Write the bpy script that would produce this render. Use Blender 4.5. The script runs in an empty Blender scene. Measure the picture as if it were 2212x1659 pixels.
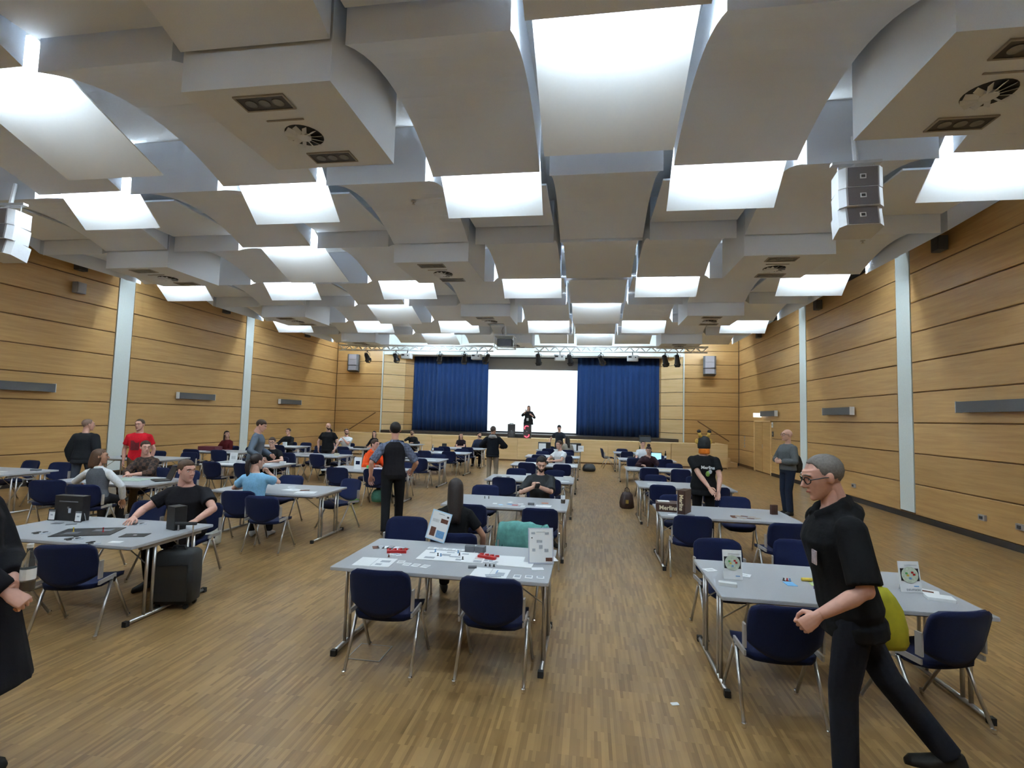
import bpy, math, random
from mathutils import Matrix, Vector, Euler
import numpy as np
random.seed(7)
S = bpy.context.scene
COL = S.collection
PI = math.pi

# ------------------------------------------------------------------ camera
CH = 1.95                                   # camera height
cam = bpy.data.cameras.new('camera'); cam_o = bpy.data.objects.new('camera', cam); COL.objects.link(cam_o)
cam.sensor_width = 36.0; cam.lens = 1099.68 / 2212 * 36.0; cam.clip_start = 0.05; cam.clip_end = 200
def cam_axes(yaw, pitch, roll):
    f = Vector((-math.sin(yaw)*math.cos(pitch), math.cos(yaw)*math.cos(pitch), math.sin(pitch)))
    r = Vector((math.cos(yaw), math.sin(yaw), 0)); u = r.cross(f)
    c, s = math.cos(roll), math.sin(roll)
    return c*r - s*u, s*r + c*u, f
_r, _u, _f = cam_axes(0.15200, 0.06571, -0.02741)
m = Matrix.Identity(4)
for i in range(3): m[i][0], m[i][1], m[i][2] = _r[i], _u[i], -_f[i]
m[2][3] = CH
cam_o.matrix_world = m
S.camera = cam_o
# ------------------------------------------------------------------ world, exposure
w = bpy.data.worlds.new('world'); S.world = w; w.use_nodes = True
w.node_tree.nodes['Background'].inputs[0].default_value = (0.75, 0.85, 1.0, 1); w.node_tree.nodes['Background'].inputs[1].default_value = 0.02
S.view_settings.view_transform = 'Standard'; S.view_settings.look = 'None'; S.view_settings.gamma = 1.0
S.view_settings.exposure = 1.74; S.view_settings.use_curve_mapping = False
TUBE_STRENGTH = 62.0                          # fluorescent tubes hidden above the ceiling sails
TUBE_COLOR = (0.74, 0.90, 1.0)
S.cycles.max_bounces = 6; S.cycles.diffuse_bounces = 4; S.cycles.glossy_bounces = 3; S.cycles.transmission_bounces = 4
S.cycles.use_adaptive_sampling = True; S.cycles.adaptive_threshold = 0.15
S.cycles.caustics_reflective = False; S.cycles.caustics_refractive = False
S.cycles.sample_clamp_indirect = 6.0; S.cycles.use_denoising = True

# ------------------------------------------------------------------ materials
MATS = {}
def mat(name, color, rough=0.6, metal=0.0, spec=0.5, noise=0.0, nscale=30.0, emit=0.0, emit_col=None, alpha=None, trans=0.0, bump=0.0, sheen=0.0):
    if name in MATS: return MATS[name]
    M = bpy.data.materials.new(name); M.use_nodes = True
    nt = M.node_tree; b = nt.nodes['Principled BSDF']
    c = tuple(color) + (1,)
    b.inputs['Base Color'].default_value = c; b.inputs['Roughness'].default_value = rough
    b.inputs['Metallic'].default_value = metal; b.inputs['Specular IOR Level'].default_value = spec
    if trans: b.inputs['Transmission Weight'].default_value = trans
    if sheen: b.inputs['Sheen Weight'].default_value = sheen
    if emit:
        b.inputs['Emission Color'].default_value = tuple(emit_col or color) + (1,); b.inputs['Emission Strength'].default_value = emit
    if noise or bump:
        g = nt.nodes.new('ShaderNodeNewGeometry'); n = nt.nodes.new('ShaderNodeTexNoise')
        n.inputs['Scale'].default_value = nscale; n.inputs['Detail'].default_value = 3
        nt.links.new(g.outputs['Position'], n.inputs['Vector'])
        if noise:
            r = nt.nodes.new('ShaderNodeValToRGB')
            r.color_ramp.elements[0].position = 0.25; r.color_ramp.elements[1].position = 0.75
            r.color_ramp.elements[0].color = tuple(max(0, x*(1-noise)) for x in color) + (1,)
            r.color_ramp.elements[1].color = tuple(min(1, x*(1+noise)) for x in color) + (1,)
            nt.links.new(n.outputs['Fac'], r.inputs['Fac']); nt.links.new(r.outputs['Color'], b.inputs['Base Color'])
        if bump:
            bp = nt.nodes.new('ShaderNodeBump'); bp.inputs['Strength'].default_value = bump; bp.inputs['Distance'].default_value = 0.01
            nt.links.new(n.outputs['Fac'], bp.inputs['Height']); nt.links.new(bp.outputs['Normal'], b.inputs['Normal'])
    MATS[name] = M
    return M
def wood(name, c_dark, c_light, scale, rough=0.42, var=0.12, coat=0.0):
    """horizontal veneer grain in world space, each plank with its own tint"""
    M = bpy.data.materials.new(name); M.use_nodes = True; nt = M.node_tree; b = nt.nodes['Principled BSDF']
    N = nt.nodes.new; L = nt.links.new
    g = N('ShaderNodeNewGeometry'); mp = N('ShaderNodeMapping'); mp.inputs['Scale'].default_value = scale
    oi = N('ShaderNodeObjectInfo')
    off = N('ShaderNodeVectorMath'); off.operation = 'SCALE'; cmb = N('ShaderNodeCombineXYZ')
    for i in range(3): L(oi.outputs['Random'], cmb.inputs[i])
    L(cmb.outputs[0], off.inputs[0]); off.inputs['Scale'].default_value = 37.0
    add = N('ShaderNodeVectorMath'); add.operation = 'ADD'
    L(g.outputs['Position'], mp.inputs['Vector']); L(mp.outputs[0], add.inputs[0]); L(off.outputs[0], add.inputs[1])
    n1 = N('ShaderNodeTexNoise'); n1.inputs['Scale'].default_value = 1.0; n1.inputs['Detail'].default_value = 5; n1.inputs['Roughness'].default_value = 0.62; n1.inputs['Distortion'].default_value = 0.4
    L(add.outputs[0], n1.inputs['Vector'])
    r = N('ShaderNodeValToRGB'); r.color_ramp.elements[0].position = 0.28; r.color_ramp.elements[1].position = 0.74
    r.color_ramp.elements[0].color = tuple(c_dark)+(1,); r.color_ramp.elements[1].color = tuple(c_light)+(1,)
    L(n1.outputs['Fac'], r.inputs['Fac'])
    hv = N('ShaderNodeHueSaturation'); mr = N('ShaderNodeMapRange'); mr.inputs['To Min'].default_value = 1-var; mr.inputs['To Max'].default_value = 1+var
    L(oi.outputs['Random'], mr.inputs['Value']); L(mr.outputs[0], hv.inputs['Value']); L(r.outputs['Color'], hv.inputs['Color'])
    L(hv.outputs['Color'], b.inputs['Base Color'])
    b.inputs['Roughness'].default_value = rough; b.inputs['Specular IOR Level'].default_value = 0.4
    MATS[name] = M
    return M
def parquet(name):
    M = bpy.data.materials.new(name); M.use_nodes = True; nt = M.node_tree; b = nt.nodes['Principled BSDF']
    N = nt.nodes.new; L = nt.links.new
    g = N('ShaderNodeNewGeometry'); sp = N('ShaderNodeSeparateXYZ'); cb = N('ShaderNodeCombineXYZ')
    L(g.outputs['Position'], sp.inputs[0]); L(sp.outputs['Y'], cb.inputs['X']); L(sp.outputs['X'], cb.inputs['Y'])
    def brick(wd, ht, c1, c2, off=0.37):
        br = N('ShaderNodeTexBrick'); br.inputs['Scale'].default_value = 1.0; br.inputs['Mortar Size'].default_value = 0.0
        br.inputs['Brick Width'].default_value = wd; br.inputs['Row Height'].default_value = ht; br.offset = off; br.offset_frequency = 2
        br.inputs['Color1'].default_value = c1+(1,); br.inputs['Color2'].default_value = c2+(1,)
        L(cb.outputs[0], br.inputs['Vector']); return br
    b1 = brick(0.26, 0.021, (0.205,0.113,0.040), (0.365,0.222,0.090))
    b2 = brick(0.52, 0.126, (0.80,0.80,0.80), (1.12,1.12,1.12), 0.5)
    mx = N('ShaderNodeMix'); mx.data_type = 'RGBA'; mx.blend_type = 'MULTIPLY'; mx.inputs['Factor'].default_value = 0.55
    L(b1.outputs['Color'], mx.inputs['A']); L(b2.outputs['Color'], mx.inputs['B'])
    n = N('ShaderNodeTexNoise'); n.inputs['Scale'].default_value = 3.0; n.inputs['Detail'].default_value = 4; L(g.outputs['Position'], n.inputs['Vector'])
    r = N('ShaderNodeValToRGB'); r.color_ramp.elements[0].position=.3; r.color_ramp.elements[1].position=.7
    r.color_ramp.elements[0].color=(.86,.86,.86,1); r.color_ramp.elements[1].color=(1.06,1.06,1.06,1); L(n.outputs['Fac'], r.inputs['Fac'])
    m2 = N('ShaderNodeMix'); m2.data_type='RGBA'; m2.blend_type='MULTIPLY'; m2.inputs['Factor'].default_value=1
    L(mx.outputs['Result'], m2.inputs['A']); L(r.outputs['Color'], m2.inputs['B']); L(m2.outputs['Result'], b.inputs['Base Color'])
    mr = N('ShaderNodeMapRange'); mr.inputs['To Min'].default_value=.24; mr.inputs['To Max'].default_value=.40; L(n.outputs['Fac'], mr.inputs['Value']); L(mr.outputs[0], b.inputs['Roughness'])
    b.inputs['Specular IOR Level'].default_value = 0.5
    MATS[name] = M; return M

WOOD = wood('wall_wood', (0.440,0.248,0.086), (0.575,0.350,0.136), (0.9,0.9,16.0), 0.40, 0.08)
WOODL = wood('pale_wood', (0.66,0.44,0.20), (0.80,0.58,0.31), (0.6,0.6,9.0), 0.45, 0.05)
WOODB = mat('joint_brown', (0.17,0.085,0.03), 0.7)
FLOOR = parquet('oak_parquet')
WHITE = mat('white_plaster', (0.74,0.80,0.78), 0.8, noise=0.03)
CEIL = mat('ceiling_board', (0.81,0.85,0.92), 0.9, noise=0.03, nscale=120)
SLAB = mat('ceiling_slab', (0.80,0.82,0.85), 0.9, noise=0.03)
SAIL = mat('sail_white', (0.90,0.91,0.92), 0.7, noise=0.01)
TUBE = mat('lamp_tube', TUBE_COLOR, 0.4, emit=TUBE_STRENGTH, emit_col=TUBE_COLOR)
BLACK = mat('black_plastic', (0.012,0.012,0.014), 0.5)
DGREY = mat('dark_grey', (0.045,0.045,0.05), 0.6, noise=0.1)
GREY = mat('lamp_grey', (0.10,0.098,0.098), 0.6, noise=0.05)
BASE = mat('dark_baseboard', (0.018,0.013,0.011), 0.5, noise=0.1)
STEEL = mat('steel', (0.55,0.53,0.51), 0.30, metal=0.9, noise=0.03)
CHROME = mat('chrome', (0.85,0.85,0.86), 0.15, metal=1.0, noise=0.02)
BRACKET = mat('grey_bracket', (0.36,0.33,0.31), 0.5, noise=0.04)
TOPM = mat('grey_laminate', (0.40,0.41,0.435), 0.42, noise=0.07, nscale=260)
EDGEM = mat('laminate_edge', (0.46,0.47,0.50), 0.45, noise=0.03)
NAVY = mat('navy_fabric', (0.007,0.0115,0.046), 0.92, spec=0.2, noise=0.25, nscale=220, sheen=0.05)
PAPER = mat('white_paper', (0.86,0.87,0.88), 0.7, noise=0.01)
PRINT = mat('grey_print', (0.42,0.45,0.50), 0.7, noise=0.2, nscale=90)
RUBBER = mat('black_rubber', (0.015,0.015,0.015), 0.7)
CURT = mat('blue_curtain', (0.011,0.040,0.135), 0.85, spec=0.2, noise=0.15, nscale=60, sheen=0.1)
SCREEN = mat('projection_screen', (0.86,0.90,0.91), 0.8, noise=0.005, emit=0.30, emit_col=(0.84,0.96,1.0))  # faint cool glow in the cloth stands in for the projector's light
ALU = mat('truss_aluminium', (0.86,0.87,0.88), 0.4, metal=0.3, noise=0.04)
STAGEM = mat('stage_dark', (0.028,0.018,0.014), 0.5, noise=0.15)
WBOX = mat('white_housing', (0.72,0.73,0.73), 0.5, noise=0.02)

# ------------------------------------------------------------------ mesh builder
class MB:
    def __init__(s): s.v = []; s.f = []
    def add(s, vs, fs):
        o = len(s.v); s.v += [tuple(p) for p in vs]; s.f += [tuple(i+o for i in f) for f in fs]; return s
    def box(s, c, d, rz=0.0, mtx=None):
        x, y, z = d[0]/2, d[1]/2, d[2]/2
        vs = [Vector((a*x, b*y, e*z)) for e in (-1,1) for b in (-1,1) for a in (-1,1)]
        if mtx is not None: vs = [mtx @ v for v in vs]
        elif rz: R = Matrix.Rotation(rz, 3, 'Z'); vs = [R @ v for v in vs]
        c = Vector(c); vs = [v + c for v in vs]
        return s.add(vs, [(0,2,3,1),(4,5,7,6),(0,1,5,4),(2,6,7,3),(0,4,6,2),(1,3,7,5)])
    def prism(s, pts, z0, z1):
        n = len(pts)
        vs = [(p[0],p[1],z0) for p in pts] + [(p[0],p[1],z1) for p in pts]
        return s.add(vs, [tuple(reversed(range(n))), tuple(range(n,2*n))] + [(i,(i+1)%n,n+(i+1)%n,n+i) for i in range(n)])
    def rings(s, rs, cap=True):
        n = len(rs[0]); vs = [p for r in rs for p in r]; fs = []
        for k in range(len(rs)-1):
            for i in range(n): fs.append((k*n+i, k*n+(i+1)%n, (k+1)*n+(i+1)%n, (k+1)*n+i))
        if cap: fs.append(tuple(reversed(range(n)))); fs.append(tuple(range((len(rs)-1)*n, len(rs)*n)))
        return s.add(vs, fs)
    def path(s, pts, r, n=8, flat=None):
        """tube along points; r a number or one per point"""
        pts = [Vector(p) for p in pts]; R = r if isinstance(r, (list,tuple)) else [r]*len(pts)
        rs = []
        t0 = (pts[1]-pts[0]).normalized()
        up = Vector((0,0,1)) if abs(t0.z) < 0.9 else Vector((0,1,0))
        a = t0.cross(up).normalized()
        for i, p in enumerate(pts):
            t = (pts[min(i+1,len(pts)-1)] - pts[max(i-1,0)]).normalized()
            a = (a - t*a.dot(t)).normalized(); b = t.cross(a)
            rs.append([p + (a*math.cos(2*PI*j/n) + b*math.sin(2*PI*j/n))*R[i] for j in range(n)])
        return s.rings(rs)
    def ell(s, c, rad, nu=12, nv=8, mtx=None):
        rs = []; c = Vector(c)
        for j in range(1, nv):
            th = PI*j/nv
            rs.append([Vector((rad[0]*math.sin(th)*math.cos(2*PI*i/nu), rad[1]*math.sin(th)*math.sin(2*PI*i/nu), -rad[2]*math.cos(th))) for i in range(nu)])
        vs = [Vector((0,0,-rad[2]))] + [p for r in rs for p in r] + [Vector((0,0,rad[2]))]
        if mtx is not None: vs = [mtx @ v for v in vs]
        vs = [v + c for v in vs]; fs = []
        for i in range(nu): fs.append((0, 1+(i+1)%nu, 1+i))
        for k in range(nv-2):
            for i in range(nu): fs.append((1+k*nu+i, 1+k*nu+(i+1)%nu, 1+(k+1)*nu+(i+1)%nu, 1+(k+1)*nu+i))
        e = len(vs)-1; o = 1+(nv-2)*nu
        for i in range(nu): fs.append((o+i, o+(i+1)%nu, e))
        return s.add(vs, fs)
    def lathe(s, prof, c=(0,0,0), n=12):
        return s.rings([[(c[0]+r*math.cos(2*PI*i/n), c[1]+r*math.sin(2*PI*i/n), c[2]+z) for i in range(n)] for r, z in prof])
    def mesh(s, name, m, smooth=False):
        me = bpy.data.meshes.new(name); me.from_pydata(s.v, [], s.f)
        if m is not None: me.materials.append(m)
        if smooth: me.polygons.foreach_set('use_smooth', [True]*len(me.polygons))
        me.update(); return me
    def obj(s, name, m, parent=None, smooth=False, loc=None, rz=0.0):
        return link(name, s.mesh(name, m, smooth), parent, loc, rz)
def link(name, me, parent=None, loc=None, rz=0.0):
    o = bpy.data.objects.new(name, me); COL.objects.link(o)
    if parent is not None: o.parent = parent
    if loc is not None: o.location = loc
    if rz: o.rotation_euler = (0,0,rz)
    return o
def tag(o, label, cat, group=None, kind=None):
    o['label'] = label
    if cat: o['category'] = cat
    if group: o['group'] = group
    if kind: o['kind'] = kind
    return o
def struct(o, label=None):
    o['kind'] = 'structure'
    if label: o['label'] = label
    return o
def empty(name, loc=(0,0,0), rz=0.0):
    o = bpy.data.objects.new(name, None); COL.objects.link(o); o.location = loc; o.rotation_euler = (0,0,rz); o.empty_display_size = 0.1
    return o
def copy_tree(o, parent=None):
    c = o.copy(); COL.objects.link(c); c.parent = parent
    for k in ('label','group','category'):
        if parent is None and k in c: del c[k]
    for ch in list(o.children): copy_tree(ch, c)
    return c
def rrect(w, d, r, n=4):
    pts = []
    for cx, cy, a0 in ((w/2-r,d/2-r,0),(-w/2+r,d/2-r,PI/2),(-w/2+r,-d/2+r,PI),(w/2-r,-d/2+r,1.5*PI)):
        for i in range(n+1): pts.append((cx+r*math.cos(a0+i*PI/2/n), cy+r*math.sin(a0+i*PI/2/n)))
    return pts
def text_mesh(body, size, m, name='lettering', extrude=0.0008, align='CENTER'):
    """flat lettering turned into a mesh lying in its local XY plane"""
    cu = bpy.data.curves.new(name, 'FONT'); cu.body = body; cu.size = size; cu.extrude = extrude; cu.align_x = align; cu.align_y = 'CENTER'; cu.resolution_u = 2
    TEXTJOBS.append((cu, m)); return cu
TEXTJOBS = []
def text_obj(body, size, m, parent, mtx, name='lettering', bold=0.0):
    cu = bpy.data.curves.new(name, 'FONT'); cu.body = body; cu.size = size; cu.extrude = 0.0008; cu.offset = bold
    cu.align_x = 'CENTER'; cu.align_y = 'CENTER'; cu.resolution_u = 2
    t = bpy.data.objects.new('tmp', cu); COL.objects.link(t)
    me = bpy.data.meshes.new_from_object(t.evaluated_get(bpy.context.evaluated_depsgraph_get()))
    bpy.data.objects.remove(t); bpy.data.curves.remove(cu)
    me.materials.clear(); me.materials.append(m); me.name = name
    o = link(name, me, parent); o.matrix_local = mtx; return o

# ------------------------------------------------------------------ room shell
XL, XR, YB, YF, ZT = -13.27, 6.93, 25.19, -4.2, 5.92
J0, JS = 2.068, 0.654                         # height of the joint near eye level, joint spacing
JOINTS = [0.106] + [J0 + JS*n for n in range(-2, 6)] + [ZT]
mb = MB().box(((XL+XR)/2, (YF+YB)/2+1, -0.05), (XR-XL+0.6, YB-YF+4, 0.1)); floor = struct(mb.obj('floor', FLOOR), 'oak strip parquet floor')
CEIL_O = struct(MB().box(((XL+XR)/2, (YF+30)/2, 6.25), (XR-XL+0.8, 30.6-YF, 0.1)).obj('ceiling', SLAB), 'white sculpted hall ceiling of arched panels and lit sails')
GAP = 0.022
plank_cache = {}
def plank(parent, axis, a0, a1, z0, z1, pos, sgn, m=WOOD, t=0.03):
    """veneered panel on a wall; axis 'y' runs along Y at x=pos, axis 'x' along X at y=pos; sgn = side it sticks out of"""
    L, Hh = a1-a0-0.006, z1-z0-GAP
    key = (round(L,3), round(Hh,3), axis, sgn, m.name)
    if key not in plank_cache:
        b = 0.010; o = MB()
        back = [(-L/2,-Hh/2),(L/2,-Hh/2),(L/2,Hh/2),(-L/2,Hh/2)]; fr = [(-L/2+b,-Hh/2+b),(L/2-b,-Hh/2+b),(L/2-b,Hh/2-b),(-L/2+b,Hh/2-b)]
        def P(p, d): return (sgn*d, p[0], p[1]) if axis == 'y' else (p[0], sgn*d, p[1])
        vs = [P(p,-t) for p in back] + [P(p,-b) for p in back] + [P(p,0) for p in fr]
        fs = [(3,2,1,0),(8,9,10,11)] + [(i,(i+1)%4,4+(i+1)%4,4+i) for i in range(4)] + [(4+i,4+(i+1)%4,8+(i+1)%4,8+i) for i in range(4)]
        o.add(vs, fs); me = o.mesh('wall_panel', m)
        plank_cache[key] = me
    c = (pos, (a0+a1)/2, (z0+z1)/2) if axis == 'y' else ((a0+a1)/2, pos, (z0+z1)/2)
    return link('wall_panel', plank_cache[key], parent, c)
PILL_R = [(1.30,1.85),(6.77,7.32),(12.22,12.77),(17.67,18.23)]
PILL_L = [(1.45,2.0),(6.95,7.5),(12.41,12.95),(17.87,18.36)]
def side_wall(name, X, sgn, pills, label, skip=None):
    back = X - sgn*0.09
    wl = struct(MB().box((back, (YF+YB)/2, 3.05), (0.12, YB-YF+0.2, 6.3)).obj(name, WOODB), label)
    ys = [YF] + [y for p in pills for y in p] + [YB]
    for i in range(0, len(ys), 2):
        for k in range(len(JOINTS)-1):
            segs = [(ys[i], ys[i+1])]
            if skip and ys[i] < skip[0] < ys[i+1] and JOINTS[k] < skip[2]-0.1: segs = [(ys[i], skip[0]), (skip[1], ys[i+1])]
            for a, b in segs: plank(wl, 'y', a, b, JOINTS[k], JOINTS[k+1], X, sgn)
    for a, b in pills:
        MB().box((X-sgn*0.012, (a+b)/2, (ZT+0.1)/2+0.05), (0.03, b-a-0.05, ZT-0.1)).obj('pillar', WHITE, wl)
    MB().box((X-sgn*0.02, (YF+YB)/2, ZT+0.05), (0.05, YB-YF, 0.10)).obj('shadow_gap_strip', BLACK, wl)
    return wl
DOOR = (20.95, 22.93, 2.07)
wall_right = side_wall('wall_right', XR, -1, PILL_R, 'right wall of wide oak veneer panels with white pillars', DOOR)
wall_left = side_wall('wall_left', XL, 1, PILL_L, 'left wall of wide oak veneer panels with white pillars')
struct(MB().box((XR-0.012, (YF+20.9)/2, 0.055), (0.024, 20.9-YF, 0.11)).obj('baseboard_right', BASE), 'dark baseboard along right wall')
struct(MB().box((XL+0.012, (YF+YB)/2, 0.055), (0.024, YB-YF, 0.11)).obj('baseboard_left', BASE), 'dark baseboard along left wall')
struct(MB().box((6.4, YB-0.012, 0.055), (1.05, 0.024, 0.11)).obj('baseboard_back', BASE), 'dark baseboard beside the stage')
# wall behind the camera
wf = struct(MB().box(((XL+XR)/2, YF-0.06, 3.05), (XR-XL+0.4, 0.12, 6.3)).obj('wall_front', WOOD), 'oak wall behind the viewer')
# recessed double door on the right
door = struct(empty('door_1', (XR, 21.94, 0)), 'recessed oak double door near the stage')
MB().box((0.012, -0.495, 1.05), (0.03, 0.96, 2.0)).obj('door_leaf', WOOD, door)
MB().box((0.012, 0.495, 1.05), (0.03, 0.96, 2.0)).obj('door_leaf', WOOD, door)
MB().box((0.02,-1.0,1.04),(0.10,0.04,2.08)).box((0.02,1.0,1.04),(0.10,0.04,2.08)).box((0.02,0,2.075),(0.10,2.04,0.05)).obj('door_frame', WOODL, door)
MB().path([(0.02,-0.06,1.0),(-0.03,-0.06,1.0),(-0.03,-0.06,1.14),(0.02,-0.06,1.14)], 0.01).obj('door_handle', STEEL, door)

# back wall, splayed stage surround
wall_back = struct(MB().box(((XL-10.70)/2, YB+0.09, 3.05), (-10.70-XL, 0.12, 6.3)).box(((XR+4.43)/2, YB+0.09, 3.05), (XR-4.43, 0.12, 6.3)).obj('wall_back', WOODB), 'back wall of oak panels beside the stage')
for k in range(len(JOINTS)-1):
    plank(wall_back, 'x', XL+0.02, -10.70, JOINTS[k], JOINTS[k+1], YB, -1, WOOD if k < 6 else WOOD)
    plank(wall_back, 'x', 4.43, XR-0.02, JOINTS[k], JOINTS[k+1], YB, -1)
def slant(parent, p0, p1, z0, z1, m, name):
    d = Vector((p1[0]-p0[0], p1[1]-p0[1], 0)); L = d.length; a = math.atan2(d.y, d.x)
    return MB().box((0,0,0), (L-0.005, 0.05, z1-z0-GAP)).obj(name, m, parent, loc=((p0[0]+p1[0])/2, (p0[1]+p1[1])/2, (z0+z1)/2), rz=a)
for (a, b, c) in (((-10.68,25.22),(-9.77,25.98),(-9.42,26.32)), ((4.41,25.22),(3.50,25.98),(3.44,26.32))):
    for k in range(1, len(JOINTS)-2):
        slant(wall_back, a, b, JOINTS[k], JOINTS[k+1], WOODL, 'splay_panel')
        slant(wall_back, b, c, JOINTS[k], JOINTS[k+1], WOOD, 'reveal_panel')
MB().box((-10.70,25.17,3.0),(0.05,0.06,5.9)).obj('corner_strip', WHITE, wall_back)
MB().box((4.43,25.17,3.0),(0.05,0.06,5.9)).obj('corner_strip', WHITE, wall_back)
# header above the stage opening
struct(MB().box((-3.13, 25.55, 5.62), (15.1, 0.7, 1.1)).obj('trim_1', WHITE), 'white beam above the stage opening')
struct(MB().box((-3.13, 25.16, 5.10), (13.6, 0.10, 0.07)).obj('trim_2', WBOX), 'white cable rail under the stage beam')
# stage house behind
struct(MB().box((-3.0, 28.0, 3.0), (16, 0.1, 6.2)).box((-10.6,27.1,3.0),(0.1,2,6.2)).box((4.6,27.1,3.0),(0.1,2,6.2)).obj('wall_stage', DGREY), 'dark back wall of the stage house')
# ------------------------------------------------------------------ stage
stage = struct(empty('stage', (0,0,0)), 'raised wooden stage with oak front panels')
MB().box((-3.2, 26.4, 0.57), (14.7, 3.1, 1.14)).obj('stage_floor', STAGEM, stage)
MB().box((-3.27, 24.0, 0.50), (18.1, 1.9, 1.00)).obj('apron', WOODL, stage)
xs = [0.84 + 1.345*i for i in range(-10, 4)] + [5.87]
xs = [-12.4] + xs
for a, b in zip(xs, xs[1:]):
    if b-a > 0.2: MB().box(((a+b)/2, 23.02, 0.545), (b-a-0.018, 0.05, 0.97)).obj('front_panel', WOODL, stage)
MB().box((-3.27, 23.035, 0.03), (18.2, 0.04, 0.06)).obj('plinth', WOODB, stage)
MB().box((5.86, 24.1, 0.52), (0.05, 2.1, 1.04)).obj('end_panel', WOODL, stage)
# curtains
def curtain(name, x0, x1, z0, z1, y, label, seed):
    rnd = random.Random(seed); n = int((x1-x0)*44); cols = []
    ph = 0
    for i in range(n+1):
        x = x0 + (x1-x0)*i/n; ph += rnd.uniform(0.30, 0.75)
        cols.append((x, y + 0.075*math.sin(ph) + 0.03*math.sin(ph*0.37+seed)))
    o = MB(); nz = 5
    vs = []
    for k in range(nz+1):
        t = k/nz; z = z0 + (z1-z0)*t; g = 0.55 + 0.45*(1-t)
        for x, yy in cols: vs.append((x + (1-t)*0.05*(x-(x0+x1)/2)/(x1-x0), y + (yy-y)*g, z))
    m_ = n+1
    o.add(vs, [(k*m_+i, k*m_+i+1, (k+1)*m_+i+1, (k+1)*m_+i) for k in range(nz) for i in range(n)])
    c = o.obj(name, CURT, None, True)
    md = c.modifiers.new('s', 'SOLIDIFY'); md.thickness = 0.012
    return tag(c, label, 'curtain', 'stage curtains')
curtain('stage_curtain', -9.48, -5.33, 1.15, 5.15, 26.30, 'blue pleated stage curtain left of the white screen', 3)
curtain('stage_curtain', -0.62, 3.46, 1.15, 5.15, 26.30, 'blue pleated stage curtain right of the white screen', 8)
sc = empty('projection_screen', (-3.12, 27.0, 1.14)); tag(sc, 'large white projection screen at the back of the stage', 'screen')
MB().box((0,0,1.72),(5.10,0.03,3.30)).obj('screen_cloth', SCREEN, sc)
MB().box((0,0.01,3.68),(5.6,0.05,0.62)).obj('top_masking', mat('grey_masking', (0.46,0.44,0.43), 0.8, noise=0.03), sc)
MB().box((0,-0.02,0.035),(5.3,0.06,0.07)).obj('bottom_bar', BLACK, sc)
# stairs with handrails at both ends
for nm, x0, sg, lab in (('left', -12.5, 1, 'steps with handrail left of the stage'), ('right', 6.6, -1, 'steps with handrail right of the stage')):
    st = struct(empty('stairs', (x0, 24.55, 0)), lab)
    for k in range(5): MB().box((sg*(0.20+0.30*k), 0, 0.10*(k+1)), (0.30, 1.0, 0.20*(k+1))).obj('step', WOODL, st)
    rail = MB().path([(sg*0.15,0.52,1.12),(sg*1.55,0.52,2.02)], 0.025).obj('handrail', WOODB, st)
    for q in (0.35, 1.30): MB().path([(sg*q,0.57,1.12+0.643*(q-0.15)),(sg*q,0.52,1.12+0.643*(q-0.15))], 0.012).obj('rail_bracket', STEEL, st)

# ------------------------------------------------------------------ sculpted ceiling
CW, RW = 1.684, 2.73
def cx0(k): return 1.005 + CW*(k-1)
def ry0(r): return 4.19 + RW*(r-1)
HW = CW/2 - 0.066
def arch_mesh(h=HW):
    n = 14; ys = [RW*i/n for i in range(n+1)]; ys[0] += 0.02; ys[-1] -= 0.02
    def z(y): t = y/RW; return 5.345 + 0.045*t + 0.335*4*t*(1-t)*(1.12-0.24*t)
    vs = []; 
    for y in ys: vs += [(-h,y,z(y)),(h,y,z(y)),(h,y,6.2),(-h,y,6.2)]
    fs = []
    for i in range(n):
        a, b = 4*i, 4*i+4
        fs += [(a+1,a,b,b+1),(a+2,a+1,b+1,b+2),(a,a+3,b+3,b)]
    fs += [(0,1,2,3),(4*n+1,4*n,4*n+3,4*n+2)]
    return MB().add(vs, fs).mesh('arched_panel', CEIL)
ARCH = arch_mesh()
def sail_mesh(pts, name):
    t = 0.018; vs = []; n = len(pts)
    for y, z in pts: vs += [(-HW+0.02,y,z),(HW-0.02,y,z),(HW-0.02,y,z+t),(-HW+0.02,y,z+t)]
    fs = []
    for i in range(n-1):
        a, b = 4*i, 4*i+4; fs += [(a+1,a,b,b+1),(a+2,a+1,b+1,b+2),(a+3,a+2,b+2,b+3),(a,a+3,b+3,b)]
    fs += [(0,1,2,3),(4*n-3,4*n-4,4*n-1,4*n-2)]
    return MB().add(vs, fs).mesh(name, SAIL, False)
SHORT = sail_mesh([(0.07+0.71*i/7, 5.78-0.68*(i/7)**0.95) for i in range(8)], 'light_sail')
LONG = sail_mesh([(0.07+1.70*i/10, 5.80-0.68*(i/10)**0.86) for i in range(11)], 'light_sail')
TUBE_ME = MB().path([(-0.76,0.065,5.56),(0.76,0.065,5.56)], 0.021, 4).mesh('fluorescent_tube', TUBE)
BACKP = MB().box((0, 1.86, 5.70), (2*HW, 1.70, 0.03)).mesh('recess_panel', CEIL)
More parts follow.
